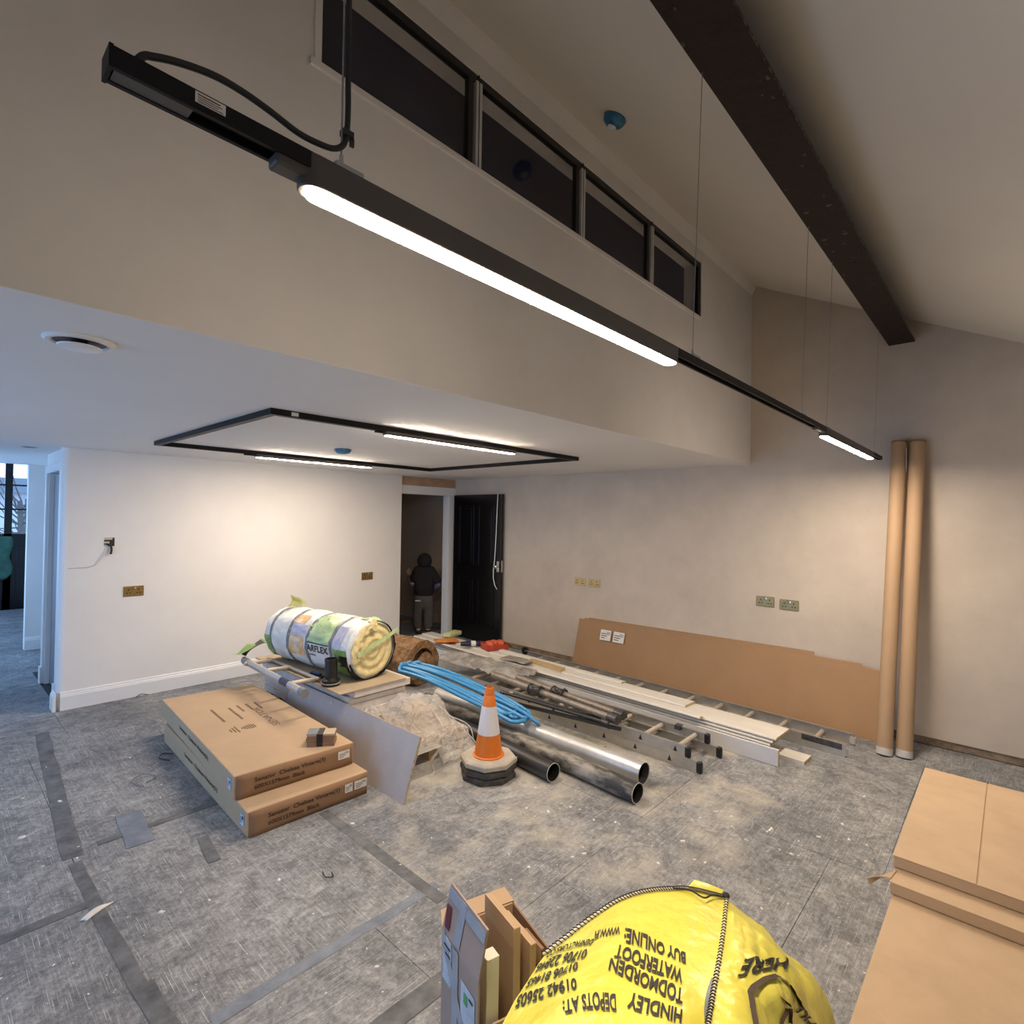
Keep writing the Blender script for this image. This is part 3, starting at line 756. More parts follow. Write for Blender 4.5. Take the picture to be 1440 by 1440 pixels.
MB().box((-.035, -.004, .018), (.020, 0, .034)).box((-.035, -.004, -.012), (.0, 0, .004)).box((-.035, -.004, -.034), (-.012, 0, -.022)).build('metal_tab', 'aluminium', bx, local=True)
MB().tube(smooth_path([(-.02, -.005, -.016), (.005, -.015, -.03), (.012, -.02, -.06), (.008, -.018, -.10)]), .008, 8).build('cable', 'cable_black', bx, local=True, smooth='all')

# ================================================================== THINGS ON THE FLOOR
# ------------------------------------------------------------------ radiator cartons
def carton_box(bot, z0, z1, label, bowed=0.):
    """bot: four plan corners, near-left, near-right, far-right, far-left"""
    c = sum((Vector((x, y, 0)) for x, y in bot), Vector())/4
    t = thing('radiator_carton', label, 'carton', (c.x, c.y, z0), group=None)
    B = [Vector((x, y, z0)) for x, y in bot]; T_ = [Vector((x, y, z1)) for x, y in bot]
    nl, nr, fr, fl2 = range(4)
    MB().hexa([B[i] for i in range(4)], [T_[i] for i in range(4)]).build('body', 'cardboard', t, bevel=.006)
    ex = (B[1]-B[0]).normalized(); n = Vector((ex.y, -ex.x, 0))
    # end flap bulging out, slightly open at the left
    mb = MB()
    def fp(u, v):
        p = B[0].lerp(B[1], .015+.97*u).lerp(T_[0].lerp(T_[1], .015+.97*u), .02+.95*v)
        return p+n*(.004+bowed*(1-u)**3*(1-v)+.006*math.sin(v*PI)*math.sin(u*PI))
    mb.grid(fp, 12, 4); o = mb.build('end_flap', 'cardboard_dark', t, smooth='all')  # darker than the body: shade under overhead lamps put into its colour
    sd = o.modifiers.new('solid', 'SOLIDIFY'); sd.thickness = .004; sd.offset = 1
    return t, B, T_, ex, n
cA = [(1.100, 2.705), (1.745, 2.672), (1.758, 4.21), (1.165, 4.245)]
t, B, T_, ex, n = carton_box(cA, 0, .120, 'lower of the two flat radiator cartons, lying on the floor', .012)
up = Vector((0, 0, 1))
def label_on(parent, p, ex, ey, w_, h_, off=.008, m='sticker', name='label_sticker', bars=True):
    ex = Vector(ex).normalized(); ey = Vector(ey).normalized(); nn = ex.cross(ey)
    p = Vector(p)+nn*off
    o = MB().hexa([p, p+ex*w_, p+ex*w_+ey*h_, p+ey*h_], [q+nn*.001 for q in (p, p+ex*w_, p+ex*w_+ey*h_, p+ey*h_)]).build(name, m, parent)
    if bars:
        mb = MB(); p2 = p+nn*.0012
        for k in range(3):
            a = p2+ex*w_*.1+ey*h_*(.2+.2*k); l_ = w_*(.4, .55, .45)[k]
            mb.hexa([a, a+ex*l_, a+ex*l_+ey*h_*.07, a+ey*h_*.07], [q+nn*.0003 for q in (a, a+ex*l_, a+ex*l_+ey*h_*.07, a+ey*h_*.07)])
        for k in range(8):
            a = p2+ex*w_*(.58+.045*k)+ey*h_*.55; l_ = w_*(.012+.012*(k % 3 == 0))
            mb.hexa([a, a+ex*l_, a+ex*l_+ey*h_*.3, a+ey*h_*.3], [q+nn*.0003 for q in (a, a+ex*l_, a+ex*l_+ey*h_*.3, a+ey*h_*.3)])
        mb.build('printing', 'ink', o)
    return o
def carton_print(t, B, T_, ex, n, words1, words2, stickers):
    h = (T_[0]-B[0]).length
    p = B[0]+ex*.095+up*h*.58+n*.010
    text('printed_text', words1, 'carton_ink', t, p, ex, up, h*.17, .375, off=.007, bold=.02)
    text('printed_text', words2, 'carton_ink', t, B[0]+ex*.095+up*h*.27+n*.010, ex, up, h*.17, .262, off=.007, bold=.02)
    for a, w_ in stickers:
        label_on(t, B[0]+ex*a+up*h*.40+n*.006, ex, up, w_, h*.38)
    # long side print and sticker (left face)
    sx = (B[0]-B[3]).normalized()
    label_on(t, B[0]-sx*.085+up*h*.32, sx, up, .05, h*.45, off=.002, m='label_blue')
    text('printed_text', words1, 'carton_ink', t, B[0]-sx*1.05+up*h*.50, sx, up, h*.17, .62, off=.0015, bold=.02)
carton_print(t, B, T_, ex, n, 'Senator  Chelsea Vintage(1)', '600X1579mm  Black', ((.500, .045), (.556, .075)))
cB = [(1.095, 2.862), (1.738, 2.815), (1.790, 4.335), (1.190, 4.41)]
t, B, T_, ex, n = carton_box(cB, .122, .242, 'upper of the two flat radiator cartons, with printed lid', .004)
carton_print(t, B, T_, ex, n, 'Senator  Chelsea Vintage(3)', '600X1579mm  Black', ((.545, .068),))
# lid print (read from the far end, upside down to the viewer)
sx = (B[3]-B[0]).normalized()
q = lambda a, b: T_[0].lerp(T_[1], a).lerp(T_[3].lerp(T_[2], a), b)
text('printed_text', 'SENATOR', 'ink_faded', t, q(.70, .36), sx, -ex, .045, .40, off=.0015)
# crest: a shield with bands and a scroll
cr_ = MB(); c0 = q(.50, .41)
for k in range(7):
    w_ = (.055, .07, .075, .07, .06, .045, .025)[k]; a = c0-ex*(.012*k)
    cr_.hexa([a-sx*w_/2, a+sx*w_/2, a+sx*w_/2-ex*.006, a-sx*w_/2-ex*.006], [p+up*.0016 for p in (a-sx*w_/2, a+sx*w_/2, a+sx*w_/2-ex*.006, a-sx*w_/2-ex*.006)])
for k in range(3):
    a = c0-ex*(.10+.018*k); w_ = .11-.03*k
    cr_.hexa([a-sx*w_/2, a+sx*w_/2, a+sx*w_/2-ex*.008, a-sx*w_/2-ex*.008], [p+up*.0016 for p in (a-sx*w_/2, a+sx*w_/2, a+sx*w_/2-ex*.008, a-sx*w_/2-ex*.008)])
cr_.build('printed_crest', 'ink_faded', t)
ln = MB()
for k, (a, b, w_) in enumerate(((.73, .70, .16), (.64, .70, .14), (.55, .70, .15), (.46, .69, .17), (.46, .59, .12), (.30, .71, .17), (.30, .60, .12))):
    c0 = q(a, b)
    for j in range(4):
        d0 = c0-sx*w_*(j/4); d1 = d0-sx*w_*.2
        ln.hexa([d0, d1, d1+ex*.014, d0+ex*.014], [p+up*.0014 for p in (d0, d1, d1+ex*.014, d0+ex*.014)])
ln.build('printed_lines', 'ink_faded', t, kind='stuff')
# bundle of small boards on the upper carton
sb = thing('board_bundle', 'small bundle of thin brown boards bound with black tape on the upper carton', 'bundle', (1.60, 2.93, .242), math.radians(-38))
for k in range(6):
    dx = random.uniform(-.004, .004)
    MB().box((-.075+dx, -.045+random.uniform(-.003, .003), .0115*k), (.075+dx, .045, .0115*k+.0105)).build('board', 'cardboard_dark' if k < 5 else 'hardboard', sb, local=True, bevel=.001)
MB().box((-.020, -.049, -.0), (.014, .049, .0705)).build('tape_band', 'black_plastic', sb, local=True, bevel=.002)
MB().box((-.076, -.046, .0690), (-.018, .046, .0712)).build('film_scrap', 'strap_grey', sb, local=True, bevel=.001)

# ------------------------------------------------------------------ pallet, stack of boards, leaning plasterboard
pal = thing('pallet', 'low wooden pallet under the film-covered heap', 'pallet', (2.25, 2.95, 0))
for k in range(5):
    y = 2.735+k*.098
    MB().box((1.985, y, .118), (2.555, y+.078, .138)).build('deck_board', 'pallet_wood', pal, bevel=.002)
for x in (1.99, 2.235, 2.475):
    for y in (2.74, 3.10):
        MB().box((x, y, .022), (x+.075, y+.08, .100)).build('block', 'pallet_wood', pal, bevel=.002)
    MB().box((x, 2.735, .100), (x+.075, 3.205, .118)).build('stringer_board', 'pallet_wood', pal)
    MB().box((x, 2.735, 0), (x+.075, 3.205, .022)).build('bottom_board', 'pallet_wood', pal)
bp_ = thing('pallet', 'wooden pallet hidden under the stack of white plasterboards', 'pallet', (2.15, 3.9, 0))
for k in range(9):
    y = 3.24+k*.145
    MB().box((1.96, y, .098), (2.40, y+.10, .118)).build('deck_board', 'pallet_wood', bp_)
for x in (1.965, 2.135, 2.315):
    MB().box((x, 3.24, 0), (x+.075, 4.50, .098)).build('stringer_board', 'pallet_wood', bp_)
zz = .118
names_ = ['lowest', 'second', 'third', 'fourth', 'fifth', 'topmost']
for k in range(6):
    h = .0475; dx = (.0, .006, -.004, .003, -.012, .012)[k]; dy = (0, .01, -.004, .006, .012, -.016)[k]
    o = MB().box((1.955+dx, 3.20+dy, zz), (2.405+dx, 4.52+dy, zz+h-.001)).build('plasterboard_pack', 'gypsum', None, bevel=.003)
    o['label'] = names_[k]+' white plasterboard pack in the stack under the insulation roll'; o['category'] = 'board'; o['group'] = 'plasterboard packs under the insulation roll'
    zz += h
ZS = zz
hb = MB().box((1.850, 3.175, ZS), (2.375, 4.46, ZS+.009)).build('hardboard_sheet', 'hardboard', None, bevel=.0015)
hb['label'] = 'tan hardboard sheet topping the stack under the insulation roll'; hb['category'] = 'board'
ZS += .009
pbd = thing('leaning_plasterboard', 'grey plasterboard offcut leaning on its long edge beside the cartons', 'board', (1.85, 3.1, 0))
bn, bf = Vector((1.803, 2.42, 0)), Vector((1.800, 3.95, 0)); tn, tf = Vector((1.922, 2.435, .325)), Vector((1.919, 3.95, .325))
th_ = Vector((.0125, 0, -.004))
MB().hexa([bn, bn+th_+Vector((0, 0, .004)), bf+th_+Vector((0, 0, .004)), bf], [tn, tn+th_, tf+th_, tf]).build('board', 'plasterboard', pbd, bevel=.001)
MB().hexa([bn+Vector((-.0004, -.001, 0)), bn+th_+Vector((.0004, -.001, .004)), bn+th_+Vector((0, .004, .004)), bn+Vector((0, .004, 0))],
          [tn+Vector((-.0004, -.001, 0)), tn+th_+Vector((.0004, -.001, 0)), tn+th_+Vector((0, .004, 0)), tn+Vector((0, .004, 0))]).build('broken_edge', 'plasterboard_edge', pbd)
MB().hexa([tn+Vector((0, 0, 0)), tn+th_, tf+th_, tf], [p+Vector((0, 0, .0015)) for p in (tn, tn+th_, tf+th_, tf)]).build('paper_edge', 'plasterboard_edge', pbd)
spl = MB()
for (a, b, s_) in ((.22, .72, .010), (.16, .62, .004), (.5, .85, .005), (.62, .9, .012), (.30, .5, .003), (.42, .66, .004)):
    p = bn.lerp(bf, a).lerp(tn.lerp(tf, a), b)+Vector((-.0015, 0, 0))
    spl.sphere(p, .0012, s_*.8, s_*1.3, 8, 6)
spl.build('plaster_splash', 'cloth_white', pbd, kind='stuff')

# ------------------------------------------------------------------ insulation roll
RR = .205
ax = Vector((-.13, .93, 0)).normalized()
ir = thing('insulation_roll', 'big strapped insulation roll in torn green and white wrap on the stack', 'insulation roll', (2.185, 3.33, ZS+RR), math.atan2(-ax.x, ax.y))
LR = 1.02
def rsurf(a, y, off=0.):
    bul = .010*noise.noise(Vector((math.cos(a)*2.2, math.sin(a)*2.2, y*5)))+.006*noise.noise(Vector((math.cos(a)*6, math.sin(a)*6, y*14)))
    for sy in (.20, .47, .71, .93): bul -= .013*math.exp(-((y-sy)/.028)**2)
    r = RR+bul+off-.02*max(0, (y-.9)/.12)**2
    z = r*math.sin(a)
    z = max(z, -RR+.002+off*.2) if a > PI or a < 0 else z
    return Vector((r*math.cos(a), y, z))
MB().grid(lambda u, v: rsurf(2*PI*u, .012+v*(LR-.012)), 56, 44).build('wrap', 'roll_wrap', ir, local=True, smooth='all')
def patch(name, a0, a1, y0, y1, m, off=.003, n_=12, lbl=None, jag=0.):
    def fn(u, v):
        y = y0+(y1-y0)*v; a = a0+(a1-a0)*u
        if jag: y += jag*noise.noise(Vector((u*6, v*4, a0)))*(v if v > .5 else 0); a += jag*1.2*noise.noise(Vector((v*7, a1, 2)))*(1 if u > .9 else 0)
        return rsurf(a % (2*PI), y, off)
    o = MB().grid(fn, n_, n_).build(name, m, ir, local=True, smooth='all')
    if lbl: o['label'] = lbl
    return o
R_ = math.radians
patch('printed_patch', R_(165), R_(205), .50, .69, 'roll_orange', lbl='orange printed picture on the wrap')
patch('printed_patch', R_(118), R_(140), .55, .70, 'roll_orange', jag=.05)
patch('printed_patch', R_(142), R_(164), .49, .69, 'roll_mauve')
patch('printed_patch', R_(130), R_(175), .08, .17, 'roll_mauve')
patch('green_wrap', R_(105), R_(150), .22, .46, 'roll_palegreen', jag=.10)
patch('green_wrap', R_(178), R_(232), .93, 1.01, 'roll_green')
patch('green_wrap', R_(175), R_(240), .02, .17, 'roll_green', jag=.06)
patch('green_wrap', R_(150), R_(172), .22, .45, 'roll_palegreen', jag=.05)
patch('green_wrap', R_(60), R_(100), .015, .08, 'roll_palegreen', off=.006, jag=.04)
patch('black_wrap', R_(186), R_(208), .01, .10, 'black_plastic', off=.006, jag=.03)
for y in (.20, .47, .71, .93):
    MB().grid(lambda u, v: rsurf(2*PI*u, y-.016+.032*v, .003), 48, 2).build('strap', 'strap_grey', ir, local=True, smooth='all')
# end face: spiral of cream wool in a torn black and white cuff
e = MB()
def endf(u, v):
    a = 2*PI*u; r = RR*.90*v
    return Vector((r*math.cos(a), -.012+.005*math.cos(v*6*PI+a)-.012*(1-v), r*math.sin(a)))
e.grid(endf, 48, 22).build('wool_end', 'roll_cream', ir, local=True, smooth='all')
MB().grid(lambda u, v: Vector(((RR*(.90+.12*v)+.004*noise.noise(Vector((u*9, v, 1))))*math.cos(2*PI*u), .03*v-.02+.008*noise.noise(Vector((u*14, v*2, 4))), max(-RR+.004, (RR*(.90+.12*v))*math.sin(2*PI*u)))), 60, 3).build('white_rim', 'roll_wrap', ir, local=True, smooth='all')
def cuff(a0, a1, m, nm, r0=.99, r1=1.09, y=-.022):
    MB().grid(lambda u, v: Vector(((RR*(r0+(r1-r0)*v*math.sin(PI*min(1, u*1.0)))+.01*noise.noise(Vector((u*8, v*3, a0))))*math.cos(a0+(a1-a0)*u), y+.05*v, max(-RR+.004, RR*(r0+(r1-r0)*v*math.sin(PI*u))*math.sin(a0+(a1-a0)*u)))), 30, 4).build(nm, m, ir, local=True, smooth='all')
cuff(R_(-70), R_(55), 'black_plastic', 'black_cuff'); cuff(R_(200), R_(295), 'black_plastic', 'black_cuff', y=-.015); cuff(R_(50), R_(100), 'roll_palegreen', 'green_cuff')
MB().grid(lambda u, v: Vector((RR*(.60+.36*v+.10*noise.noise(Vector((u*7, v*3, 9))))*math.cos(R_(85)+R_(115)*u), -.030+.012*noise.noise(Vector((u*11, v*5, 2)))-.012*math.sin(v*PI), RR*(.62+.36*v+.10*noise.noise(Vector((u*7, v*3, 9))))*math.sin(R_(85)+R_(115)*u))), 30, 8).build('torn_wool', 'roll_cream', ir, local=True, smooth='all')
# pale green strip crossing the end
sp_ = MB(); a = Vector((-RR*.80, -.05, -.012)); b = Vector((RR*1.00, -.045, .115)); d = (b-a).normalized(); w_ = Vector((-d.z, 0, d.x))*.013
sp_.hexa([a-w_, b-w_, b+w_, a+w_], [p+Vector((0, -.004, 0)) for p in (a-w_, b-w_, b+w_, a+w_)]); sp_.build('green_strip', 'roll_palegreen', ir, local=True)
# torn tab sticking up at the far end, and dangling black/green tail
MB().grid(lambda u, v: Vector((-.02+(u-.5)*.16*(1-.75*v)+.02*math.sin(v*4), .88+.03*math.sin(u*5), RR+.005+.085*v+.01*math.sin(u*6)*v)), 8, 6).build('torn_tab', 'roll_lime', ir, local=True, smooth='all')
MB().grid(lambda u, v: Vector((-RR*.85-.20*v+.02*math.sin(v*7), 1.00+.10*u-.02*v, -RR*.45-.04*v+.02*math.sin(v*5+u)+.02)), 4, 12).build('wrap_tail', 'black_plastic', ir, local=True, smooth='all')
MB().grid(lambda u, v: Vector((-RR*.80-.23*v, 1.03+.08*u-.02*v, -RR*.30-.07*v-.015*math.sin(v*9)*u+.01)), 4, 12).build('wrap_tail', 'roll_green', ir, local=True, smooth='all')
# brand print wrapped round the roll
def wrap_text(body, y_start, a_base, cap_a, width):
    me = text_mesh(body, 1., bold=.02); xs = [v.co.x for v in me.vertices]; x0, x1 = min(xs), max(xs)
    for v_ in me.vertices:
        y = y_start-(v_.co.x-x0)/(x1-x0)*width; a = a_base-v_.co.y/.70*cap_a
        v_.co = rsurf(a, y, .0055)
    link('printed_text', me, 'ink', ir)
wrap_text('ARFLEX', .455, R_(190), R_(13), .235)
wrap_text('insulation', .44, R_(199), R_(5), .08)
MB().grid(lambda u, v: rsurf(R_(172)+R_(2.2)*u, .22+.235*v, .005), 2, 10).build('printed_line', 'ink', ir, local=True)
# black pipe fitting on the hardboard
pf = thing('pipe_fitting', 'black plastic flanged pipe fitting standing beside the insulation roll', 'pipe fitting', (1.908, 3.385, ZS))
MB().lathe([(.058, 0), (.062, .006), (.062, .016), (.056, .020), (.056, .026), (.060, .030), (.060, .040), (.050, .046), (.040, .052)], pf.location, 28, close=False).build('flange', 'black_plastic', pf, smooth=True)
MB().lathe([(.062, .0165), (.0625, .019), (.0575, .0205)], pf.location, 28, close=False).build('grey_ring', 'clamp_grey', pf)
MB().pipe(Vector(pf.location)+Vector((0, 0, .03)), Vector(pf.location)+Vector((0, 0, .175)), .041, .005, 28).build('barrel', 'black_plastic', pf, smooth=True)
MB().pipe(Vector(pf.location)+Vector((0, 0, .160)), Vector(pf.location)+Vector((0, 0, .178)), .0435, .006, 28).build('rim', 'black_plastic', pf, smooth=True)
kn = thing('sanding_block', 'dark blue hand tool lying behind the black pipe fitting', 'tool', (1.925, 3.62, ZS), R_(8))
MB().box((-.025, -.075, 0), (.025, .075, .018)).build('base', 'black_plastic', kn, local=True, bevel=.004)
MB().box((-.014, -.05, .018), (.014, .05, .036)).build('grip', 'blue_can', kn, local=True, bevel=.006)
# short ladder section lying on the stack
ld = thing('short_ladder', 'short dusty ladder section lying across the leaning plasterboard', 'ladder', (1.80, 3.8, ZS))
zl = ZS+.012
MB().cyl((1.655, 3.25, zl+.02), (1.700, 4.28, zl+.02), .021, n=16, squash=1.2).build('rail', 'aluminium', ld, smooth=True)
MB().cyl((1.650, 3.235, zl+.02), (1.657, 3.30, zl+.02), .025, n=16, squash=1.2).cyl((1.697, 4.22, zl+.02), (1.702, 4.30, zl+.02), .024, n=16, squash=1.2).build('end_cap', 'strap_grey', ld, smooth=True)
MB().cyl((1.665, 3.48, zl+.02), (1.671, 3.60, zl+.02), .0222, n=16, squash=1.2).build('tape_wrap', 'blue_can', ld, smooth=True)
for y in (3.51, 3.92, 4.20):
    MB().cyl((1.665, y, zl+.018), (1.884, y+.01, zl+.006), .015, n=12).build('rung', 'alu_rung', ld, smooth=True)
MB().cyl((1.884, 3.49, zl+.006), (1.874, 4.28, zl+.006), .012, n=10).build('rail', 'aluminium', ld, smooth=True)

# ------------------------------------------------------------------ film-covered heap on the near pallet
bc = MB().box((-.11, -.13, 0), (.11, .13, .07)).build('small_carton', 'cardboard_dark', None, bevel=.003)
bc.location = (2.085, 3.02, .138); bc.rotation_euler = (0, 0, R_(12)); bc['label'] = 'small brown carton peeping from under the clear film'; bc['category'] = 'carton'
bc2 = MB().box((-.10, -.11, 0), (.10, .11, .10)).build('small_carton', 'cardboard_pale', None, bevel=.003)
bc2.location = (2.38, 3.05, .138); bc2.rotation_euler = (0, 0, R_(-8)); bc2['label'] = 'pale carton buried under the film at the right of the pallet'; bc2['category'] = 'carton'
def filmh(x, y):
    pl_ = lambda cx, cy, w_, d_: math.exp(-(((x-cx)/w_)**4)-(((y-cy)/d_)**4))
    h = .150+.150*pl_(2.375, 3.05, .165, .17)+.118*pl_(2.10, 3.02, .165, .18)
    h += .045*noise.noise(Vector((x*6, y*6, 1)))+.030*abs(noise.noise(Vector((x*9+y*7, y*8-x*5, 3))))+.024*abs(noise.noise(Vector((x*15, y*14, 7))))+.012*abs(noise.noise(Vector((x*30+y*12, y*26, 2))))
    return h
def film_pt(u, v):
    x = 1.965+.585*u; y = 2.595+.585*v
    edge = min(1, v/.20)
    z = filmh(x, max(y, 2.75))*edge+(1-edge)*(.02+.03*abs(noise.noise(Vector((x*9, 5, 2)))))
    if u > .93: z *= 1-(u-.93)/.07*.35
    if u < .45 and v < .20: z = max(z, .14)
    z = max(z, .143 if v > .175 else .006)
    return Vector((x+.012*noise.noise(Vector((y*8, z*6, 1))), y+.012*noise.noise(Vector((x*8, 3, v*3))), z))
fo = MB().grid(film_pt, 90, 84).build('plastic_film', 'film', None, smooth='all')
fo['label'] = 'crumpled clear plastic film heaped over the low pallet'; fo['category'] = 'plastic film'; fo['kind'] = 'thing'
MB().grid(lambda u, v: Vector((2.30+.02*u-.22*v+.02*math.sin(v*9), 2.70-.16*v+.03*u+.01*math.sin(v*13), max(.004, .15*(1-v)**1.4+.006+.012*math.sin(u*9+v*4)))), 8, 18).build('film_tail', 'film', fo, smooth='all')
MB().tube(smooth_path([(2.42, 2.95, .30), (2.47, 2.78, .20), (2.53, 2.66, .09), (2.57, 2.60, .01)]), .004, 6).build('film_strand', 'film', fo, smooth='all')
MB().tube(smooth_path([(2.40, 3.02, .31), (2.38, 2.80, .19), (2.36, 2.70, .10), (2.38, 2.64, .02)]), .005, 6).build('film_strand', 'film', fo, smooth='all')
MB().tube(smooth_path([(2.53, 3.15, .24), (2.55, 2.95, .17), (2.56, 2.72, .145), (2.563, 2.66, .012)]), .004, 6).build('film_strand', 'film', fo, smooth='all')

# ------------------------------------------------------------------ brown wool roll
bw = thing('wool_roll', 'loose brown mineral wool roll on the floor behind the blue pipe coil', 'insulation roll', (3.20, 4.05, .205), math.atan2(.12, .99))
def ws(a, y, r0):
    r = r0*(1+.10*noise.noise(Vector((math.cos(a)*2, math.sin(a)*2, y*6)))+.06*noise.noise(Vector((math.cos(a)*6, math.sin(a)*6, y*16))))
    return Vector((r*math.cos(a), y, max(-.205, r*math.sin(a))))
def wr_(u, v):
    a = 2*PI*u
    if v < .25: return ws(a, -.02+.06*noise.noise(Vector((u*4, 1, 1)))*(1-abs(2*u-1)), .13+.075*v/.25)
    return ws(a, -.02+(v-.25)/.75*.50, .205)
MB().grid(wr_, 48, 24).build('outer_layer', 'wool', bw, smooth='all', local=True)
MB().grid(lambda u, v: ws(2*PI*u, -.045+.02*(v-1), .118*v+.001)+Vector((0, -.02*math.sin(v*PI), -.02)), 32, 8).build('inner_core', 'wool', bw, smooth='all', local=True)

# ------------------------------------------------------------------ pipes
def ground_pipe(name, a, b, r, t_, m, label, inner='pipe_black_in'):
    a = Vector((a[0], a[1], r)); b = Vector((b[0], b[1], r))
    t = thing(name, label, 'pipe', (a.x, a.y, 0))
    MB().pipe(a, b, r, t_, 32).build('barrel', m, t, smooth=True)
    d = (b-a).normalized()
    MB().pipe(a+d*.004, b-d*.004, r-t_+.0003, .0008, 32).build('bore', inner, t, smooth=True)
    MB().pipe(a-d*.0006, a+d*.0015, r+.0003, t_+.0006, 32).build('cut_rim', 'clamp_grey', t)
    return t, a, b
ground_pipe('soil_pipe', (2.575, 2.00), (2.715, 3.42), .055, .004, 'pipe_black', 'shorter black soil pipe behind the traffic cone, open end towards viewer')
ground_pipe('soil_pipe', (2.705, 1.515), (2.86, 3.55), .056, .004, 'pipe_dusty', 'long dusty black soil pipe with scuffed grey patches beside the duct')
t, a, b = ground_pipe('galvanised_duct', (2.925, 1.60), (2.995, 3.55), .0635, .002, 'galvanised', 'shiny galvanised spiral duct lying beside the dusty black pipe', 'steel_dark')
d = (b-a).normalized()
for k in range(13):
    p = a+d*(.11+k*.142)
    MB().pipe(p, p+d*.006, .0648, .0016, 32).build('seam_ring', 'galvanised', t, smooth=True)
# blue coil
bcx = thing('blue_pipe_coil', 'elongated coil of blue plastic water pipe lying over the pipes', 'pipe coil', (2.78, 3.05, .14))
A_ = Vector((2.655, 3.60, .365)); B_ = Vector((2.905, 2.50, .155))
dirv = (B_-A_).normalized(); side = Vector((dirv.y, -dirv.x, 0)).normalized(); side = -side if side.x < 0 else side
nrm = dirv.cross(side); nrm = -nrm if nrm.z < 0 else nrm
for k in range(4):
    hw = .028+.031*k; L0 = .02*k; pts = []
    cA_ = A_+dirv*(hw*.5+.01*k)+nrm*(.012*(k % 2)); cB_ = B_-dirv*(hw*.6+.05*(k % 3))+nrm*(.014*((k+1) % 2))
    for i in range(13):
        an = PI/2+PI*i/12; pts.append(cA_+side*math.sin(an)*hw+dirv*math.cos(an)*hw*.55+nrm*.010*math.sin(i))
    for i in range(1, 8):
        f = i/8; pts.append((cA_-side*hw).lerp(cB_-side*hw, f)-side*.014*math.sin(f*PI)+nrm*(.03*math.sin(f*PI)+.006*math.sin(k*2+i)))
    for i in range(13):
        an = -PI/2+PI*i/12; pts.append(cB_+side*math.sin(an)*hw+dirv*math.cos(an)*hw*.6)
    for i in range(1, 8):
        f = i/8; pts.append((cB_+side*hw).lerp(cA_+side*hw, f)+side*.014*math.sin(f*PI)+nrm*(.03*math.sin(f*PI)+.006*math.cos(k*2+i)))
    MB().tube(smooth_path(pts, 3, True), .0142, 12, closed=True).build('pipe_loop', 'blue_pipe', bcx, smooth='all')
MB().tube(smooth_path([B_+side*.02+nrm*.035-dirv*.12, B_+nrm*.035-dirv*.02, B_+dirv*.06+nrm*.012, B_+dirv*.10+side*.01]), .013, 10).build('pipe_tail', 'blue_pipe', bcx, smooth='all')

# ------------------------------------------------------------------ traffic cone on stacked rubber bases
CC = Vector((2.375, 2.345, 0))
def oct_base(z, rot, label=None, parent=None, h=.038, m='rubber'):
    b = MB(); n = 8; r = .172; vs = []
    for zz_, rr in ((0, r), (.026, r), (h, r*.90)):
        for i in range(8):
            a = 2*PI*i/8+PI/8+rot; k = 1.0 if i % 2 == 0 else .98
            vs.append(CC+Vector((math.cos(a)*rr*k, math.sin(a)*rr*k, z+zz_)))
    return b.add(vs, [(k*8+i, k*8+(i+1) % 8, (k+1)*8+(i+1) % 8, (k+1)*8+i) for k in range(2) for i in range(8)]+[tuple(range(7, -1, -1)), tuple(range(16, 24))])
for k, (rt, lb) in enumerate(((.12, 'lowest black rubber cone base under the traffic cone'), (.33, 'middle black rubber cone base under the traffic cone'))):
    o = oct_base(.0405*k, rt).build('cone_base', 'rubber', None, bevel=.004); o['label'] = lb; o['category'] = 'cone base'; o['group'] = 'spare cone bases'
CB = .0825
tc = thing('traffic_cone', 'orange and white traffic cone standing on stacked rubber bases', 'traffic cone', (CC.x, CC.y, CB))
oct_base(CB, .28).build('base', 'rubber_dusty', tc, bevel=.004)
def conep(z0, z1, off=0., n=4):
    R0, R1, H0, H1 = .086, .026, CB+.038, CB+.038+.405
    f = lambda z: R0+(R1-R0)*(z-H0)/(H1-H0)
    return [(f(z0+(z1-z0)*i/n)+off, z0+(z1-z0)*i/n) for i in range(n+1)]
z0 = CB+.038
pr = [(.095, z0), (.095, z0+.006), (.088, z0+.010)]+conep(z0+.010, z0+.355)+[(.032, z0+.357), (.030, z0+.365)]+conep(z0+.367, z0+.405)+[(.021, z0+.406), (.019, z0+.37)]
MB().lathe(pr, (CC.x, CC.y, 0), 40, close=False).build('body', 'cone_orange', tc, smooth=True)
MB().lathe(conep(z0+.132, z0+.297, .0016), (CC.x, CC.y, 0), 40, close=False).build('reflective_sleeve', 'cone_white', tc, smooth=True)
a = .28+PI/8*0-.42
n_ = Vector((math.cos(-1.02), math.sin(-1.02), 0)); e_ = Vector((-n_.y, n_.x, 0))
pp = CC+n_*.166+e_*.0+Vector((0, 0, CB+.002))
label_on(tc, pp, e_, Vector((0, 0, 1)), .036, .024, off=.004)

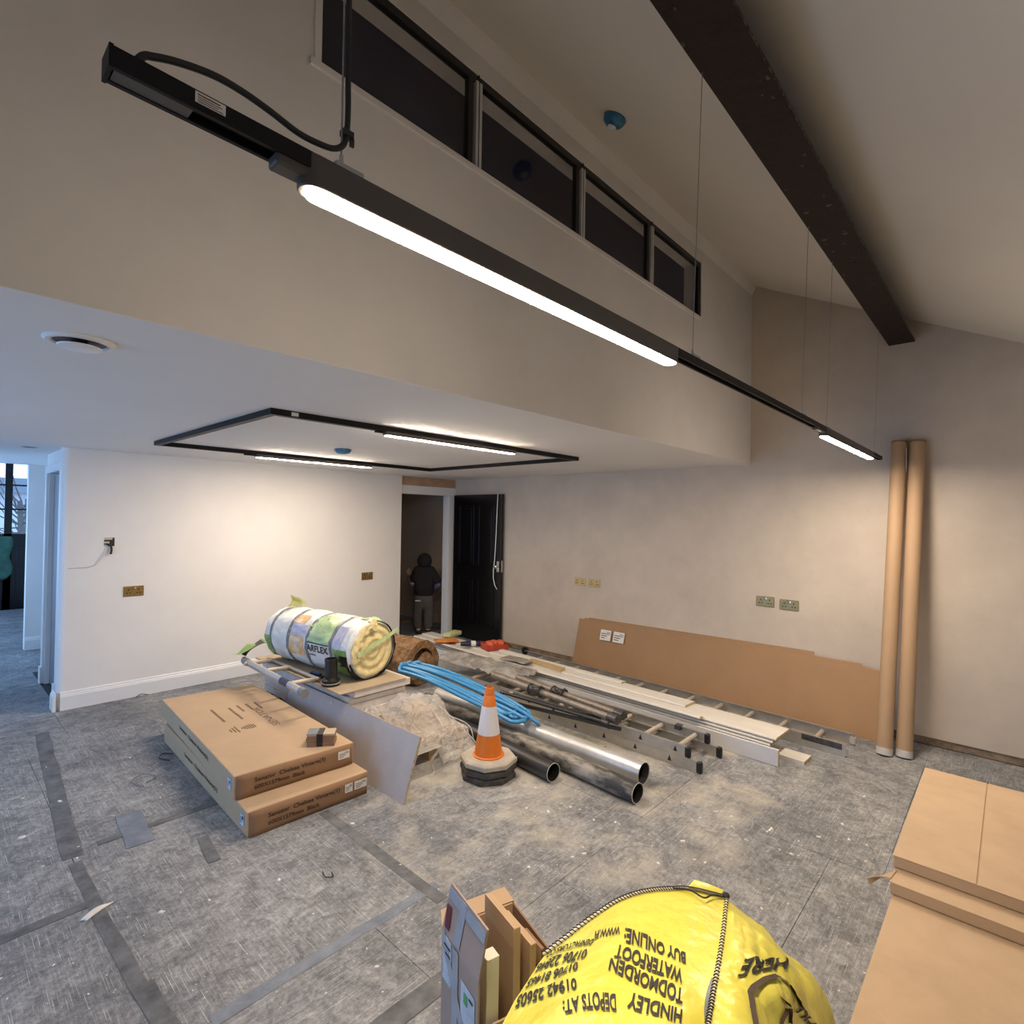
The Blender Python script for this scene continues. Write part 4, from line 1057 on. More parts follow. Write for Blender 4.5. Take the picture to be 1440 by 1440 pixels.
# ------------------------------------------------------------------ ladders
def foot(mb, x, y, z0, z1):
    return mb.cyl((x-.014, y, (z0+z1)/2), (x+.014, y, (z0+z1)/2), (z1-z0)*.52, n=16)
def ladder(name, label, xl0, xr0, y0, xl1, xr1, y1, z0, h, first, n, pitch, xin=0., marks=True, m='aluminium', feet=True, th_=.022):
    t = thing(name, label, 'ladder', ((xl0+xr0)/2, y0, z0))
    def rail(xa, xb, s):
        w_ = th_*s
        mb = MB()
        for (dz0, dz1, wd) in ((0, .006, 1), (h-.006, h, 1), (.006, h-.006, .3)):
            mb.hexa([(xa, y0, z0+dz0), (xa+w_*wd, y0, z0+dz0), (xb+w_*wd, y1, z0+dz0), (xb, y1, z0+dz0)], [(xa, y0, z0+dz1), (xa+w_*wd, y0, z0+dz1), (xb+w_*wd, y1, z0+dz1), (xb, y1, z0+dz1)])
        r = mb.build('rail', m, t)
        if feet: MB().box((min(xa, xa+w_)-.004, y0-.020, z0-.000), (max(xa, xa+w_)+.004, y0+.018, z0+h+.001)).build('rubber_foot', 'black_plastic', t, bevel=.011, seg=3)
        return r
    rail(xl0, xl1, 1); rail(xr0, xr1, -1)
    for k in range(n):
        y = first+k*pitch; f = (y-y0)/(y1-y0)
        if y > y1-.05: break
        xa = xl0+(xl1-xl0)*f; xb = xr0+(xr1-xr0)*f
        MB().cyl((xa+.004, y, z0+h*.55), (xb-.004, y, z0+h*.55), .0155, n=12).build('rung', 'alu_rung', t, smooth=True)
        if marks:
            mb = MB(); mb.prism([(xa-.001, y-.014, z0+h*.30), (xa-.001, y+.014, z0+h*.30), (xa-.001, y, z0+h*.80)], (.0006, 0, 0)); mb.build('rung_plug', 'black_plastic', t)
    return t
l1 = ladder('ladder_section', 'lower section of the aluminium ladder lying beside the duct', 3.285, 3.615, 1.425, 3.335, 3.665, 3.60, 0, .072, 1.62, 10, .25)
l2 = ladder('ladder_section', 'upper section of the aluminium ladder resting on the lower one', 3.285, 3.600, 1.50, 3.335, 3.650, 3.70, .0735, .070, 1.58, 10, .25)
MB().box((3.56, 1.68, .12), (3.61, 1.72, .15)).build('guide_bracket', 'steel_dark', l2)
l3 = ladder('ladder_section', 'ladder section lying on the floor along the leaning fibreboard sheets', 4.20, 4.475, .82, 4.365, 4.640, 4.02, 0, .085, 1.02, 14, .25, marks=False, m='aluminium', feet=False)
for x, y in ((4.205, .815), (4.455, .815)):
    MB().box((x, y-.006, .015), (x+.02, y+.03, .06)).cyl((x+.01, y+.012, .055), (x+.01, y+.012, .075), .010, n=10).build('end_bracket', 'clamp_grey', l3, bevel=.002)
foot(MB(), 4.645, 4.03, .03, .115).build('rubber_foot', 'black_plastic', l3)
MB().hexa([(4.20, .84, .045), (4.202, .84, .045), (4.30, 2.6, .045), (4.298, 2.6, .045)], [(4.20, .84, .085), (4.202, .84, .085), (4.30, 2.6, .085), (4.298, 2.6, .085)]).build('rail_liner', 'steel_dark', l3)

# ------------------------------------------------------------------ white boards
ANG = math.atan2(.20, 4.0)
def long_board(name, label, xn, yn, wd, z, th_, L, m='white_board', nose=True, tilt=0., group=None, edge=False):
    t = thing(name, label, 'board', (xn, yn, z), -ANG, group)
    if edge:
        MB().box((0, 0, 0), (th_, L, wd)).build('face', m, t, local=True, bevel=.002)
        MB().box((.0005, -.0015, .001), (th_-.0005, .0012, wd-.001)).build('cut_end', 'board_raw', t, local=True)
    else:
        if nose: prof = [(0, 0), (wd, 0), (wd, th_*.55), (wd-.012, th_*.85), (wd-.03, th_), (.012, th_), (.003, th_*.8), (0, th_*.5)]
        else: prof = [(0, 0), (wd, 0), (wd, th_), (0, th_)]
        MB().prism([(x, 0, zz_) for x, zz_ in prof], (0, L, 0)).build('face', m, t, local=True)
        MB().prism([(x*.992+.001, -.0012, zz_*.96) for x, zz_ in prof], (0, .002, 0)).build('cut_end', 'board_raw', t, local=True)
    if tilt: t.rotation_euler = (tilt, 0, -ANG)
    return t
GB = 'white skirting boards in the long stack'
long_board('skirting_board', 'white board standing on edge along the front of the board stack', 3.735, 1.10, .105, 0, .022, 3.9, 'white_board_face', edge=True)
for k in range(3):
    long_board('packing_batten', ('near', 'middle', 'far')[k]+' timber batten under the white board stack', 3.83+.065*k, 1.35+1.35*k, .30, .025, .078, .06, 'board_raw', nose=False)
long_board('skirting_board', 'low white board on the floor sticking out furthest from under the stack', 3.875, .985, .14, 0, .024, 4.0, 'white_board', nose=False)
long_board('skirting_board', 'white skirting board at the bottom of the flat stack', 3.765, 1.16, .27, .106, .014, 4.0, group=GB)
long_board('skirting_board', 'second white skirting board up in the flat stack', 3.768, 1.145, .267, .127, .014, 4.05, group=GB)
long_board('skirting_board', 'third white skirting board up, its nosed end showing', 3.772, 1.125, .262, .148, .016, 4.05, group=GB)
long_board('skirting_board', 'upper white skirting board ending short of the stack', 3.895, 1.80, .165, .1655, .016, 3.35, group=GB)
long_board('skirting_board', 'narrow topmost white board ending midway along the stack', 4.02, 2.42, .075, .182, .014, 1.5, group=GB)
long_board('skirting_board', 'white architrave strip lying along the front of the stack', 3.742, 1.62, .05, .166, .015, 3.5)
lt = long_board('timber_offcut', 'yellow timber offcut lying on top of the white boards', 3.945, 3.0, .06, .182, .026, .42, 'timber', nose=False)
lt.rotation_euler = (0, 0, -ANG-.03)
o = MB().grid(lambda u, v: Vector((3.85+.14*u+.01*math.sin(v*5), 3.36+.30*v, .205+.006*noise.noise(Vector((u*4, v*4, 2))))), 6, 8).build('grey_card', 'film_grey', None, smooth='all')
sd = o.modifiers.new('solid', 'SOLIDIFY'); sd.thickness = .008; sd.offset = 1
o['label'] = 'flat grey sheet scrap lying on the boards beside the film'; o['category'] = 'sheet'
def gf(u, v):
    x = 3.44+.38*u; y = 3.165+.985*v
    h = .172+.055*math.exp(-((u-.45)/.35)**2)*(1-.4*v)+.035*noise.noise(Vector((x*8, y*7, 2)))+.03*abs(noise.noise(Vector((x*16, y*12, 4))))
    if v < .12: h -= .05*(1-v/.12)
    return Vector((x, y, max(h, .189 if x > 3.69+.05*(y-1.1) else .155)))
o = MB().grid(gf, 34, 50).build('grey_plastic_film', 'film_grey', None, smooth='all')
o['label'] = 'crumpled grey plastic sheet lying between the blue coil and the boards'; o['category'] = 'plastic film'
# small items on the far end of the boards
ob = thing('orange_packet', 'flat orange and yellow packet on the far end of the boards', 'packet', (3.985, 4.62, .186), R_(-30))
MB().grid(lambda u, v: Vector(((u-.5)*.26, (v-.5)*.20, .012+.012*math.sin(u*PI)*math.sin(v*PI)+.005*noise.noise(Vector((u*5, v*5, 3))))), 12, 10).build('face', 'orange_pack', ob, local=True, smooth='all')
MB().box((-.125, -.095, 0), (.125, .095, .010)).build('back', 'red_card', ob, local=True, bevel=.004)
gb = thing('pale_packet', 'pale yellow-green packet next to the orange packet', 'packet', (4.215, 4.78, .186), R_(15))
MB().box((-.12, -.06, 0), (.12, .06, .05)).build('body', 'green_pack', gb, local=True, bevel=.018, seg=3)
MB().box((-.10, -.035, .050), (.05, .03, .053)).build('printed_panel', 'roll_lime', gb, local=True, bevel=.001)
MB().box((-.135, -.05, .015), (-.118, .05, .03)).build('crimped_end', 'green_pack', gb, local=True)
cn = thing('spray_can', 'dark blue spray can lying on its side on the boards', 'can', (4.03, 4.24, .216), R_(55))
MB().cyl((0, -.10, 0), (0, .08, 0), .030, n=24).build('body', 'blue_can', cn, local=True, smooth=True, bevel=.003)
MB().cyl((0, .08, 0), (0, .13, 0), .026, .022, n=24).build('cap', 'black_plastic', cn, local=True, smooth=True)
MB().lathe([(.0305, -.02), (.0305, .03)], n=24, close=False).build('label_band', 'sticker', cn, local=True).rotation_euler = (PI/2, 0, 0)
gl = thing('glove_carton', 'open red carton holding orange gloves near the black door', 'carton', (4.135, 4.02, .184), R_(-20))
MB().box((-.12, -.09, 0), (.12, .09, .006)).box((-.12, -.09, 0), (-.116, .09, .065)).box((.116, -.09, 0), (.12, .09, .065)).box((-.12, -.09, 0), (.12, -.086, .055)).box((-.12, .086, 0), (.12, .09, .065)).build('tray', 'red_card', gl, local=True)
MB().grid(lambda u, v: Vector((.12+.05*u, -.09+.18*v, .065-.05*u)), 3, 3).build('flap', 'cardboard_pale', gl, local=True)
for k in range(3):
    MB().sphere((-.06+.06*k, -.01+.02*(k % 2), .055), .045, .07, .035, 12, 8).build('glove', 'glove_orange', gl, local=True, smooth='all')

# ------------------------------------------------------------------ steel props and poles
def prop(label, a, b, colf):
    a = Vector(a); b = Vector(b); d = (b-a).normalized(); L = (b-a).length
    t = thing('steel_prop', label, 'prop', tuple(a))
    c = a+d*L*colf
    MB().cyl(a, c, .0235, n=18).build('inner_tube', 'steel_prop', t, smooth=True)
    MB().cyl(c, b, .029, n=18).build('outer_tube', 'steel_prop', t, smooth=True)
    MB().cyl(c-d*.045, c+d*.055, .036, n=18).cyl(c-d*.06, c-d*.045, .044, n=18).cyl(c+d*.055, c+d*.067, .042, n=18).build('collar_nut', 'steel_dark', t, bevel=.003)
    MB().tube(smooth_path([c+Vector((-.03, .02, .03)), c+Vector((-.06, -.02, .045)), c+Vector((-.03, -.06, .045)), c+Vector((.02, -.04, .038))]), .006, 6).build('pin_handle', 'steel_dark', t, smooth='all')
    u, w_ = MB().frame(d)
    MB().hexa([a+u*.035+w_*.02-d*.006, a+u*.035-w_*.02-d*.006, a-u*.035-w_*.02-d*.006, a-u*.035+w_*.02-d*.006], [a+u*.035+w_*.02, a+u*.035-w_*.02, a-u*.035-w_*.02, a-u*.035+w_*.02]).cyl(a, a+d*.08, .033, n=14).build('end_fitting', 'steel_dark', t, bevel=.002)
    return t
prop('far steel prop with a screw collar lying across the ladder', (3.395, 2.02, .176), (3.535, 3.15, .180), .56)
prop('near steel prop with a screw collar lying across the ladder', (3.235, 1.97, .200), (3.385, 3.30, .205), .60)
def pole(name, label, a, b, r, m, tip='clamp_grey', cat='pole'):
    a = Vector(a); b = Vector(b); d = (b-a).normalized()
    t = thing(name, label, cat, tuple(a))
    MB().cyl(a, b, r, n=12).build('shaft', m, t, smooth=True)
    MB().cyl(a-d*.012, a+d*.03, r*1.25, n=12).cyl(b-d*.03, b+d*.005, r*1.2, n=12).build('tip', tip, t, smooth=True)
    return t
pole('black_pole', 'upper black pole lying from the blue coil onto the ladder', (3.175, 2.02, .185), (3.12, 2.95, .195), .012, 'pipe_black', 'steel_dark')
pole('black_pole', 'middle thin black pole beside the steel props', (3.275, 2.09, .162), (3.225, 2.95, .166), .009, 'pipe_black', 'clamp_grey')
t = thing('black_channel', 'long black metal channel lying beside the ladder rail', 'pole', (3.13, 2.0, .13))
a = Vector((3.20, 1.93, .146)); b = Vector((3.05, 2.80, .155)); s_ = Vector((.02, .003, 0))
for nm, z_, hh, sw in (('web', 0, .004, 1), ('flange', .004, .016, .12)):
    MB().hexa([a+up*z_, a+up*z_+s_*sw, b+up*z_+s_*sw, b+up*z_], [a+up*(z_+hh), a+up*(z_+hh)+s_*sw, b+up*(z_+hh)+s_*sw, b+up*(z_+hh)]).build(nm, 'pipe_black', t)
MB().hexa([a+up*.004+s_*.88, a+up*.004+s_, b+up*.004+s_, b+up*.004+s_*.88], [p+up*.016 for p in (a+up*.004+s_*.88, a+up*.004+s_, b+up*.004+s_, b+up*.004+s_*.88)]).build('flange', 'pipe_black', t)
pole('brass_rod', 'dull brass rod with a fitting lying between duct and ladder', (3.12, 1.98, .02), (3.10, 2.75, .03), .010, 'board_raw', 'steel_dark')
t = thing('timber_strip', 'dusty timber strip lying between duct and ladder', 'timber', (3.16, 2.5, 0), R_(1))
MB().box((-.02, -.45, 0), (.06, .75, .009)).build('strip', 'board_raw', t, local=True, bevel=.001)

# ------------------------------------------------------------------ fibreboard sheets leaning on the beige wall
def leaning(label, xb0, xb1, y0, y1, xt0, xt1, zt0, zt1, th_=.012, stickers=False):
    t = thing('fibreboard_sheet', label, 'board', ((xb0+xb1)/2, (y0+y1)/2, 0), group='fibreboard sheets leaning on the beige wall')
    a, b = Vector((xb0, y0, 0)), Vector((xb1, y1, 0)); c, d = Vector((xt0, y0+.02, zt0)), Vector((xt1, y1, zt1)); k = Vector((th_, 0, 0))
    MB().hexa([a, a+k, b+k, b], [c, c+k, d+k, d]).build('board', 'mdf', t, bevel=.001)
    MB().hexa([c-Vector((.0003, 0, 0)), c+k, d+k, d-Vector((.0003, 0, 0))], [p+up*.0012 for p in (c, c+k, d+k, d)]).build('top_edge', 'mdf_edge', t)
    if stickers:
        ey = (d-b).normalized(); ex_ = Vector((0, -1, 0))
        for s_ in (.30, .455):
            p = b.lerp(d, .66)+ex_*s_+Vector((-.0025-s_*.045*.34, 0, 0))
            label_on(t, p, ex_, ey, .125, .105, off=.012)
    return t
leaning('front fibreboard sheet leaning on the beige wall, two white labels on it', 4.672, 4.695, .70, 3.43, 4.806, 4.829, .478, .492, stickers=True)
leaning('second fibreboard sheet, showing as a strip above the front one', 4.692, 4.714, .82, 3.38, 4.828, 4.849, .503, .503, th_=.005)
leaning('rearmost fibreboard sheet nearest the beige wall', 4.712, 4.732, 1.15, 3.33, 4.8535, 4.8612, .531, .512, th_=.005)
# ------------------------------------------------------------------ cardboard tubes
def ctube(label, p, q_):
    p = Vector(p); q_ = Vector(q_); t = thing('cardboard_tube', label, 'tube', (p.x, p.y, 0), group='cardboard tubes in the right corner')
    d = (q_-p).normalized()
    MB().cyl(p, q_, .0475, n=32).build('tube', 'tube_card', t, smooth=True)
    MB().cyl(p-d*.001, p+d*.045, .0482, n=32).build('end_cap', 'tube_cap', t, smooth=True)
    MB().cyl(q_-d*.012, q_+d*.002, .0480, n=32).build('end_cap', 'cardboard_dark', t, smooth=True)
    return t
tb_ = ctube('left one of the two tall cardboard tubes leaning on the beige wall', (4.446, .640, .007), (4.812, .615, 2.155))
MB().box((4.745, .5655, 1.93), (4.765, .5675, 2.10)).build('white_tape', 'sticker', tb_)
ctube('right one of the two tall cardboard tubes leaning on the beige wall', (4.492, .536, .007), (4.812, .508, 2.150))

# ------------------------------------------------------------------ flat cartons at right
def flat_carton(label, x0, y0, x1, y1, z0, z1, seam=None, m='cardboard_pale'):
    t = thing('flat_carton', label, 'carton', ((x0+x1)/2, (y0+y1)/2, z0), group='flat cartons stacked at right')
    MB().box((x0, y0, z0), (x1, y1, z1-.003)).build('body', 'cardboard', t, bevel=.004)
    if seam:
        MB().box((x0-.002, seam+.0025, z1-.0035), (x1, y1+.001, z1)).build('lid_flap', m, t, bevel=.0012)
        MB().box((x0-.002, y0, z1-.0035), (x1, seam-.0025, z1)).build('lid_flap', m, t, bevel=.0012)
    else: MB().box((x0-.001, y0, z1-.0035), (x1, y1+.001, z1)).build('lid_flap', m, t, bevel=.0012)
    return t
c3 = flat_carton('largest flat carton at the bottom of the right stack', 1.50, -.42, 2.95, .325, 0, .19)
c2 = flat_carton('middle flat carton of the right stack with a torn corner', 2.455, -.45, 3.50, .333, .192, .236)
MB().grid(lambda u, v: Vector((2.47+.07*u*(1-v), .333+.075*v-.01*u, .236-.03*v*v-.02*u*v)), 5, 5).build('torn_flap', 'cardboard', c2).modifiers.new('s', 'SOLIDIFY').thickness = .004
c1 = flat_carton('top flat carton of the right stack with a seam along its lid', 2.565, -.42, 3.600, .338, .238, .284, seam=.092)
MB().hexa([(2.568, .339, .30), (2.56, -.42, .30), (2.568, -.42, .2995), (2.576, .339, .2995)], [(2.568, .339, .2985), (2.56, -.42, .2985), (2.568, -.42, .2980), (2.576, .339, .2980)])

# ------------------------------------------------------------------ open carton in the foreground
RZ = .42
oc = thing('open_carton', 'open taped cardboard carton in the foreground beside the yellow bag', 'carton', (1.05, 1.02, 0), group=None)
cz = [Vector((.945, .955, 0)), Vector((1.000, 1.155, 0)), Vector((1.215, 1.085, 0)), Vector((1.150, .895, 0))]   # near, left-far, far, right
def wall_panel(a, b, nm, m, z0=0., z1=RZ, t_=.005):
    c = sum(cz, Vector())/4; e = (b-a).normalized(); n = Vector((e.y, -e.x, 0)); n = n if n.dot(c-a) > 0 else -n
    p = [a, b, b+n*t_, a+n*t_]
    return MB().hexa([q+up*z0 for q in p], [q+up*z1 for q in p]).build(nm, m, oc)
pn = wall_panel(cz[0], cz[1], 'side_panel', 'carton_face')
wall_panel(cz[1], cz[2], 'side_panel', 'cardboard'); wall_panel(cz[2], cz[3], 'side_panel', 'cardboard_dark'); wall_panel(cz[3], cz[0], 'side_panel', 'cardboard', 0, .30)
MB().hexa([q+up*.001 for q in cz], [q+up*.006 for q in cz]).build('base_panel', 'cardboard', oc)
def flap(a, b, off, nm='flap', m='cardboard', t_=.005, sh=.0):
    a = a+up*RZ; b = b+up*RZ; e = (b-a).normalized(); off = Vector(off)
    p = [a, b, b+off-e*sh, a+off+e*sh]; n = (b-a).cross(off).normalized()*t_
    return MB().hexa(p, [q+n for q in p]).build(nm, m, oc)
flap(cz[0], cz[1], (.010, -.022, .132), 'flap', 'carton_face', sh=.004)
flap(cz[1], cz[2], (.02, .045, .012), 'flap', 'cardboard', sh=.01)
# packing tape and labels on the near panel
e = (cz[1]-cz[0]).normalized(); nO = Vector((-e.y, e.x, 0)); nO = nO if nO.x < 0 else -nO
def onp(u, z, o_=.0012): 
    tilt = Vector((.010, -.022, 0))*max(0, (z-RZ)/.132)
    return cz[0].lerp(cz[1], u)+up*z+nO*o_+tilt
def strip(pts, m, nm, o_=.0015, lbl=None):
    P = [onp(u, z, o_) for u, z in pts]
    o = MB().hexa(P, [p+nO*.0006 for p in P]).build(nm, m, oc)
    if lbl: o['label'] = lbl
strip([(.02, .545), (.98, .545), (.98, .515), (.02, .515)], 'packing_tape', 'packing_tape')
strip([(.50, .55), (.66, .55), (.66, .43), (.50, .43)], 'packing_tape', 'packing_tape', .0022)
strip([(.50, .42), (.66, .42), (.66, .02), (.50, .02)], 'packing_tape', 'packing_tape', .0022)
strip([(.02, .17), (.10, .15), (.98, .40), (.92, .43)], 'packing_tape', 'packing_tape', .003)
strip([(.06, .37), (.42, .37), (.42, .27), (.06, .27)], 'label_blue', 'address_label')
strip([(.70, .42), (.95, .42), (.95, .30), (.70, .30)], 'label_blue', 'address_label')
strip([(.24, .35), (.33, .35), (.33, .325), (.24, .325)], 'label_green', 'green_mark', .0032)
strip([(.84, .50), (.96, .50), (.93, .44), (.80, .44)], 'label_red', 'red_mark', .0032)
strip([(.10, .355), (.20, .355), (.20, .350), (.10, .350)], 'ink', 'print_line', .0032)
strip([(.72, .40), (.90, .40), (.90, .395), (.72, .395)], 'ink', 'print_line', .0032)
strip([(.72, .38), (.86, .38), (.86, .375), (.72, .375)], 'ink', 'print_line', .0032)
# contents
def upright(name, label, c, e_, w_, th_, z0, z1, m, mt=None, tilt=(0, 0), cat='carton', group=None):
    c = Vector(c); e_ = Vector(e_).normalized(); n = Vector((-e_.y, e_.x, 0)); tl = Vector((tilt[0], tilt[1], 0))
    t = thing(name, label, cat, (c.x, c.y, z0), group=group)
    p = [c-e_*w_/2-n*th_/2, c+e_*w_/2-n*th_/2, c+e_*w_/2+n*th_/2, c-e_*w_/2+n*th_/2]
    MB().hexa([q+up*z0 for q in p], [q+up*z1+tl for q in p]).build('body', m, t, bevel=.002)
    p2 = [c-e_*w_*.5-n*th_*.52, c+e_*w_*.5-n*th_*.52, c+e_*w_*.5-n*th_*.44, c-e_*w_*.5-n*th_*.44]
    MB().hexa([q+up*(z1-.05)+tl*.9 for q in p2], [q+up*(z1+.004)+tl for q in p2]).build('tuck_flap', mt or m, t)
    return t, p, tl
ed = (cz[2]-cz[1]).normalized(); en = (cz[0]-cz[1]).normalized()
base_c = (cz[0]+cz[1]+cz[2]+cz[3])/4
t, p, tl = upright('white_block', 'white boxed block standing in the open carton', (1.008, .978, 0), en, .035, .036, .10, RZ+.022, 'block_white', cat='box')
MB().hexa([q+up*(RZ+.022) for q in p], [q+up*(RZ+.0235) for q in p]).build('lid', 'block_white', t)
GI = 'folded cartons standing in the open carton'
upright('folded_carton', 'tallest folded carton standing in the open foreground carton', (1.085, 1.005, 0), en, .150, .022, .02, RZ+.075, 'cardboard', 'cardboard_pale', (.004, .008), group=GI)
upright('folded_carton', 'middle folded carton standing in the open foreground carton', (1.122, .985, 0), en, .140, .020, .02, RZ+.025, 'cardboard', 'cardboard_pale', (.004, .0), group=GI)
upright('folded_carton', 'shortest folded carton standing in the open foreground carton', (1.150, .955, 0), en, .085, .012, .02, RZ-.005, 'cardboard_dark', 'cardboard', (.004, .0), group=GI)

# ------------------------------------------------------------------ yellow bag
BAG_A = [[[1.52, .576, .52], [1.426, .669, .545], [1.282, .766, .54], [1.06, .844, .48]], [[1.291, .499, .57], [1.156, .575, .6], [1.033, .682, .585], [.897, .801, .49]],
         [[1.109, .445, .6], [.981, .516, .63], [.899, .625, .61], [.79, .76, .5]], [[.997, .416, .6], [.876, .473, .63], [.8, .577, .61], [.693, .736, .5]]]
BAG_B = [[[1.52, .576, .52], [1.536, .566, .505], [1.561, .556, .48], [1.619, .552, .43]], [[1.291, .499, .57], [1.359, .466, .55], [1.495, .451, .47], [1.678, .465, .34]],
         [[1.109, .445, .6], [1.2, .404, .575], [1.403, .384, .47], [1.775, .407, .22]], [[.997, .416, .6], [1.094, .37, .57], [1.36, .365, .42], [1.82, .362, .06]]]
def cr1(P, t_):
    n = len(P)-1; x = min(max(t_, 0), 1)*n; i = min(int(x), n-1); f = x-i
    g = lambda k: P[k] if 0 <= k <= n else (P[0]*2-P[1] if k < 0 else P[n]*2-P[n-1])
    a, b, c, d = g(i-1), g(i), g(i+1), g(i+2)
    return .5*(2*b+(c-a)*f+(2*a-5*b+4*c-d)*f*f+(3*b-a-3*c+d)*f**3)
NA = [[Vector(p) for p in r] for r in BAG_A]; NB = [[Vector(p) for p in r] for r in BAG_B]
def bag(N, s, t_, off=0.):
    p = cr1([cr1(r, s) for r in N], t_)
    e = .004
    n = (bag0(N, s+e, t_)-bag0(N, s-e, t_)).cross(bag0(N, s, t_+e)-bag0(N, s, t_-e))
    n = n.normalized() if n.length > 1e-9 else Vector((0, 0, 1))
    if n.z < 0: n = -n
    amp = .45 if N is NA else 1.
    k = amp*(.012*noise.noise(p*8)+.012*abs(noise.noise(Vector((p.x*13+p.y*10, p.y*7-p.x*5, p.z*8))))+.006*abs(noise.noise(Vector((p.y*26-p.x*12, p.x*9, 4))))+.002*noise.noise(p*34))
    fade = min(1, 6*s)*min(1, 6*t_+.15)
    return p+n*(k*fade+off)
def bag0(N, s, t_): return cr1([cr1(r, min(1, max(0, s))) for r in N], min(1, max(0, t_)))
yb_t = thing('yellow_bag', 'full yellow rubble bag with black print in the foreground', 'bag', (1.2, .55, 0))
na, nb, nt_ = 96, 80, 104
MB().grid(lambda u, v: bag(NA, u, v), na, nt_).build('front_panel', 'yellow_bag', yb_t, smooth='all')
MB().grid(lambda u, v: bag(NB, u, v), nb, nt_).build('side_panel', 'yellow_bag', yb_t, smooth='all')
# skirt down to the floor all round
loop = [bag(NA, 1-i/na, 0) for i in range(na)]+[bag(NB, i/nb, 0) for i in range(nb)]+[bag(NB, 1, i/nt_) for i in range(nt_)]+[bag(NB, 1-i/nb, 1) for i in range(nb)]+[bag(NA, i/na, 1) for i in range(na)]+[bag(NA, 1, 1-i/nt_) for i in range(nt_)]
cen = sum(loop, Vector())/len(loop)
sk_ = MB(); n = len(loop); rows = 6; vs = []
for k in range(rows+1):
    f = k/rows
    for p in loop:
        out = (p-cen); out.z = 0; L = out.length; out = out/L if L > 1e-6 else Vector((1, 0, 0))
        push = -.05*math.sin(f*PI*.5) if p.z > .3 else .0
        wv = .012*noise.noise(Vector((p.x*14, p.y*14, f*4)))*min(1, f*4)
        vs.append(Vector((p.x, p.y, p.z*(1-f)+.003*f))+out*(push+wv))
sk_.add(vs, [(k*n+i, k*n+(i+1) % n, (k+1)*n+(i+1) % n, (k+1)*n+i) for k in range(rows) for i in range(n)])
sk_.build('skirt', 'yellow_bag', yb_t, smooth='all')
def seam(fn, count, name, w_=.0075, doubled=True):
    path = [fn(i/60) for i in range(61)]
    MB().tube([p+up*.001 for p in path], .0034, 6).build(name, 'thread_white', yb_t, smooth='all')
    mb = MB()
    for i in range(count):
        f = (i+.5)/count; p = fn(f); d = (fn(min(1, f+.004))-fn(max(0, f-.004)))
        if d.length < 1e-7: continue
        d.normalize(); u = d.cross(up).normalized()
        a = p+u*w_*.55+d*w_*.35+up*.0015; b = p-u*w_*.55-d*w_*.35+up*.0015
        mb.tube([a, (a+b)/2+up*.0042, b], .0014, 5)
    mb.build(name+'_stitches', 'thread_black', yb_t, kind='stuff')
seam(lambda f: bag(NA, 1-f, 0, .004), 70, 'top_seam', .014)
seam(lambda f: bag(NA, 0, f, .004), 46, 'panel_seam', .009)
# folded corner at the tip
tip = Vector((1.52, .576, .525))
mb = MB()
mb.grid(lambda u, v: (bag(NA, .06+.30*u, 0).lerp(tip+Vector((.0, .01, .012)), .25*v)+Vector((.03*v*(1-u), .035*v*(1-abs(2*u-1)), .010*math.sin(PI*u)*math.sin(PI*v*.6)))), 10, 6)
mb.build('folded_corner', 'yellow_bag', yb_t, smooth='all')
MB().tube(smooth_path([bag(NA, .0, 0, .004), bag(NA, .10, .035, .012), bag(NA, .16, .075, .012), bag(NA, .26, .03, .010), bag(NA, .38, .0, .006)]), .0022, 6).build('folded_seam', 'thread_black', yb_t, smooth='all')
MB().sphere(tip+Vector((-.004, .0, .006)), .010, .010, .008, 10, 8).build('seam_knot', 'thread_black', yb_t, smooth='all')
MB().grid(lambda u, v: bag(NA, .012+.028*u*math.sin(PI*(.15+.85*v)), .58+.34*v, .0035), 3, 12).build('seam_patch', 'strap_grey', yb_t, smooth='all')
def bag_text(body, N, s0, s1, s2, m='ink', bold=.028):
    """s0 baseline start, s1 baseline end, s2 top of the first letter, all in panel coordinates"""
    me = text_mesh(body, 1., bold=bold)
    bmx = bmesh.new(); bmx.from_mesh(me); bmesh.ops.triangulate(bmx, faces=bmx.faces)
    bmesh.ops.subdivide_edges(bmx, edges=[e_ for e_ in bmx.edges if e_.calc_length() > .12], cuts=2, use_grid_fill=False); bmx.to_mesh(me); bmx.free()
    xs = [v_.co.x for v_ in me.vertices]; x0, x1 = min(xs), max(xs)
    off = Vector()
    for v_ in me.vertices:
        f = (v_.co.x-x0)/(x1-x0); g = v_.co.y/.70
        s = s0[0]+(s1[0]-s0[0])*f+(s2[0]-s0[0])*g; t_ = s0[1]+(s1[1]-s0[1])*f+(s2[1]-s0[1])*g
        v_.co = bag(N, s, t_, .0032)-wloc(yb_t)
    link('printed_text', me, m, yb_t, kind='stuff')
for a in [('DEPOTS AT:', (.5, .684), (.731, .659), (.484, .779)), ('HINDLEY', (.159, .792), (.437, .651), (.16, .888)), ('TODMORDEN', (.17, .664), (.569, .412), (.164, .753)),
          ('WATERFOOT', (.195, .529), (.568, .313), (.185, .618)), ('BUY ONLINE:', (.206, .403), (.558, .221), (.189, .483)), ('WWW.FI', (.589, .199), (.721, .16), (.575, .248)),
          ('DENFACTORS.CO', (.709, .206), (.969, .03), (.706, .245)), ('01706 22846', (.706, .277), (.985, .088), (.702, .335)), ('01706 81465', (.724, .345), (.985, .185), (.707, .425)), ('01942 25605', (.701, .495), (.983, .294), (.683, .60))]:
    bag_text(a[0], NA, *a[1:])
bag_text('HERE', NB, (.73, .445), (.28, .473), (.665, .545), bold=.03)
bag_text('FILL', NB, (.821, .94), (.704, .814), (.76, .985), bold=.03)
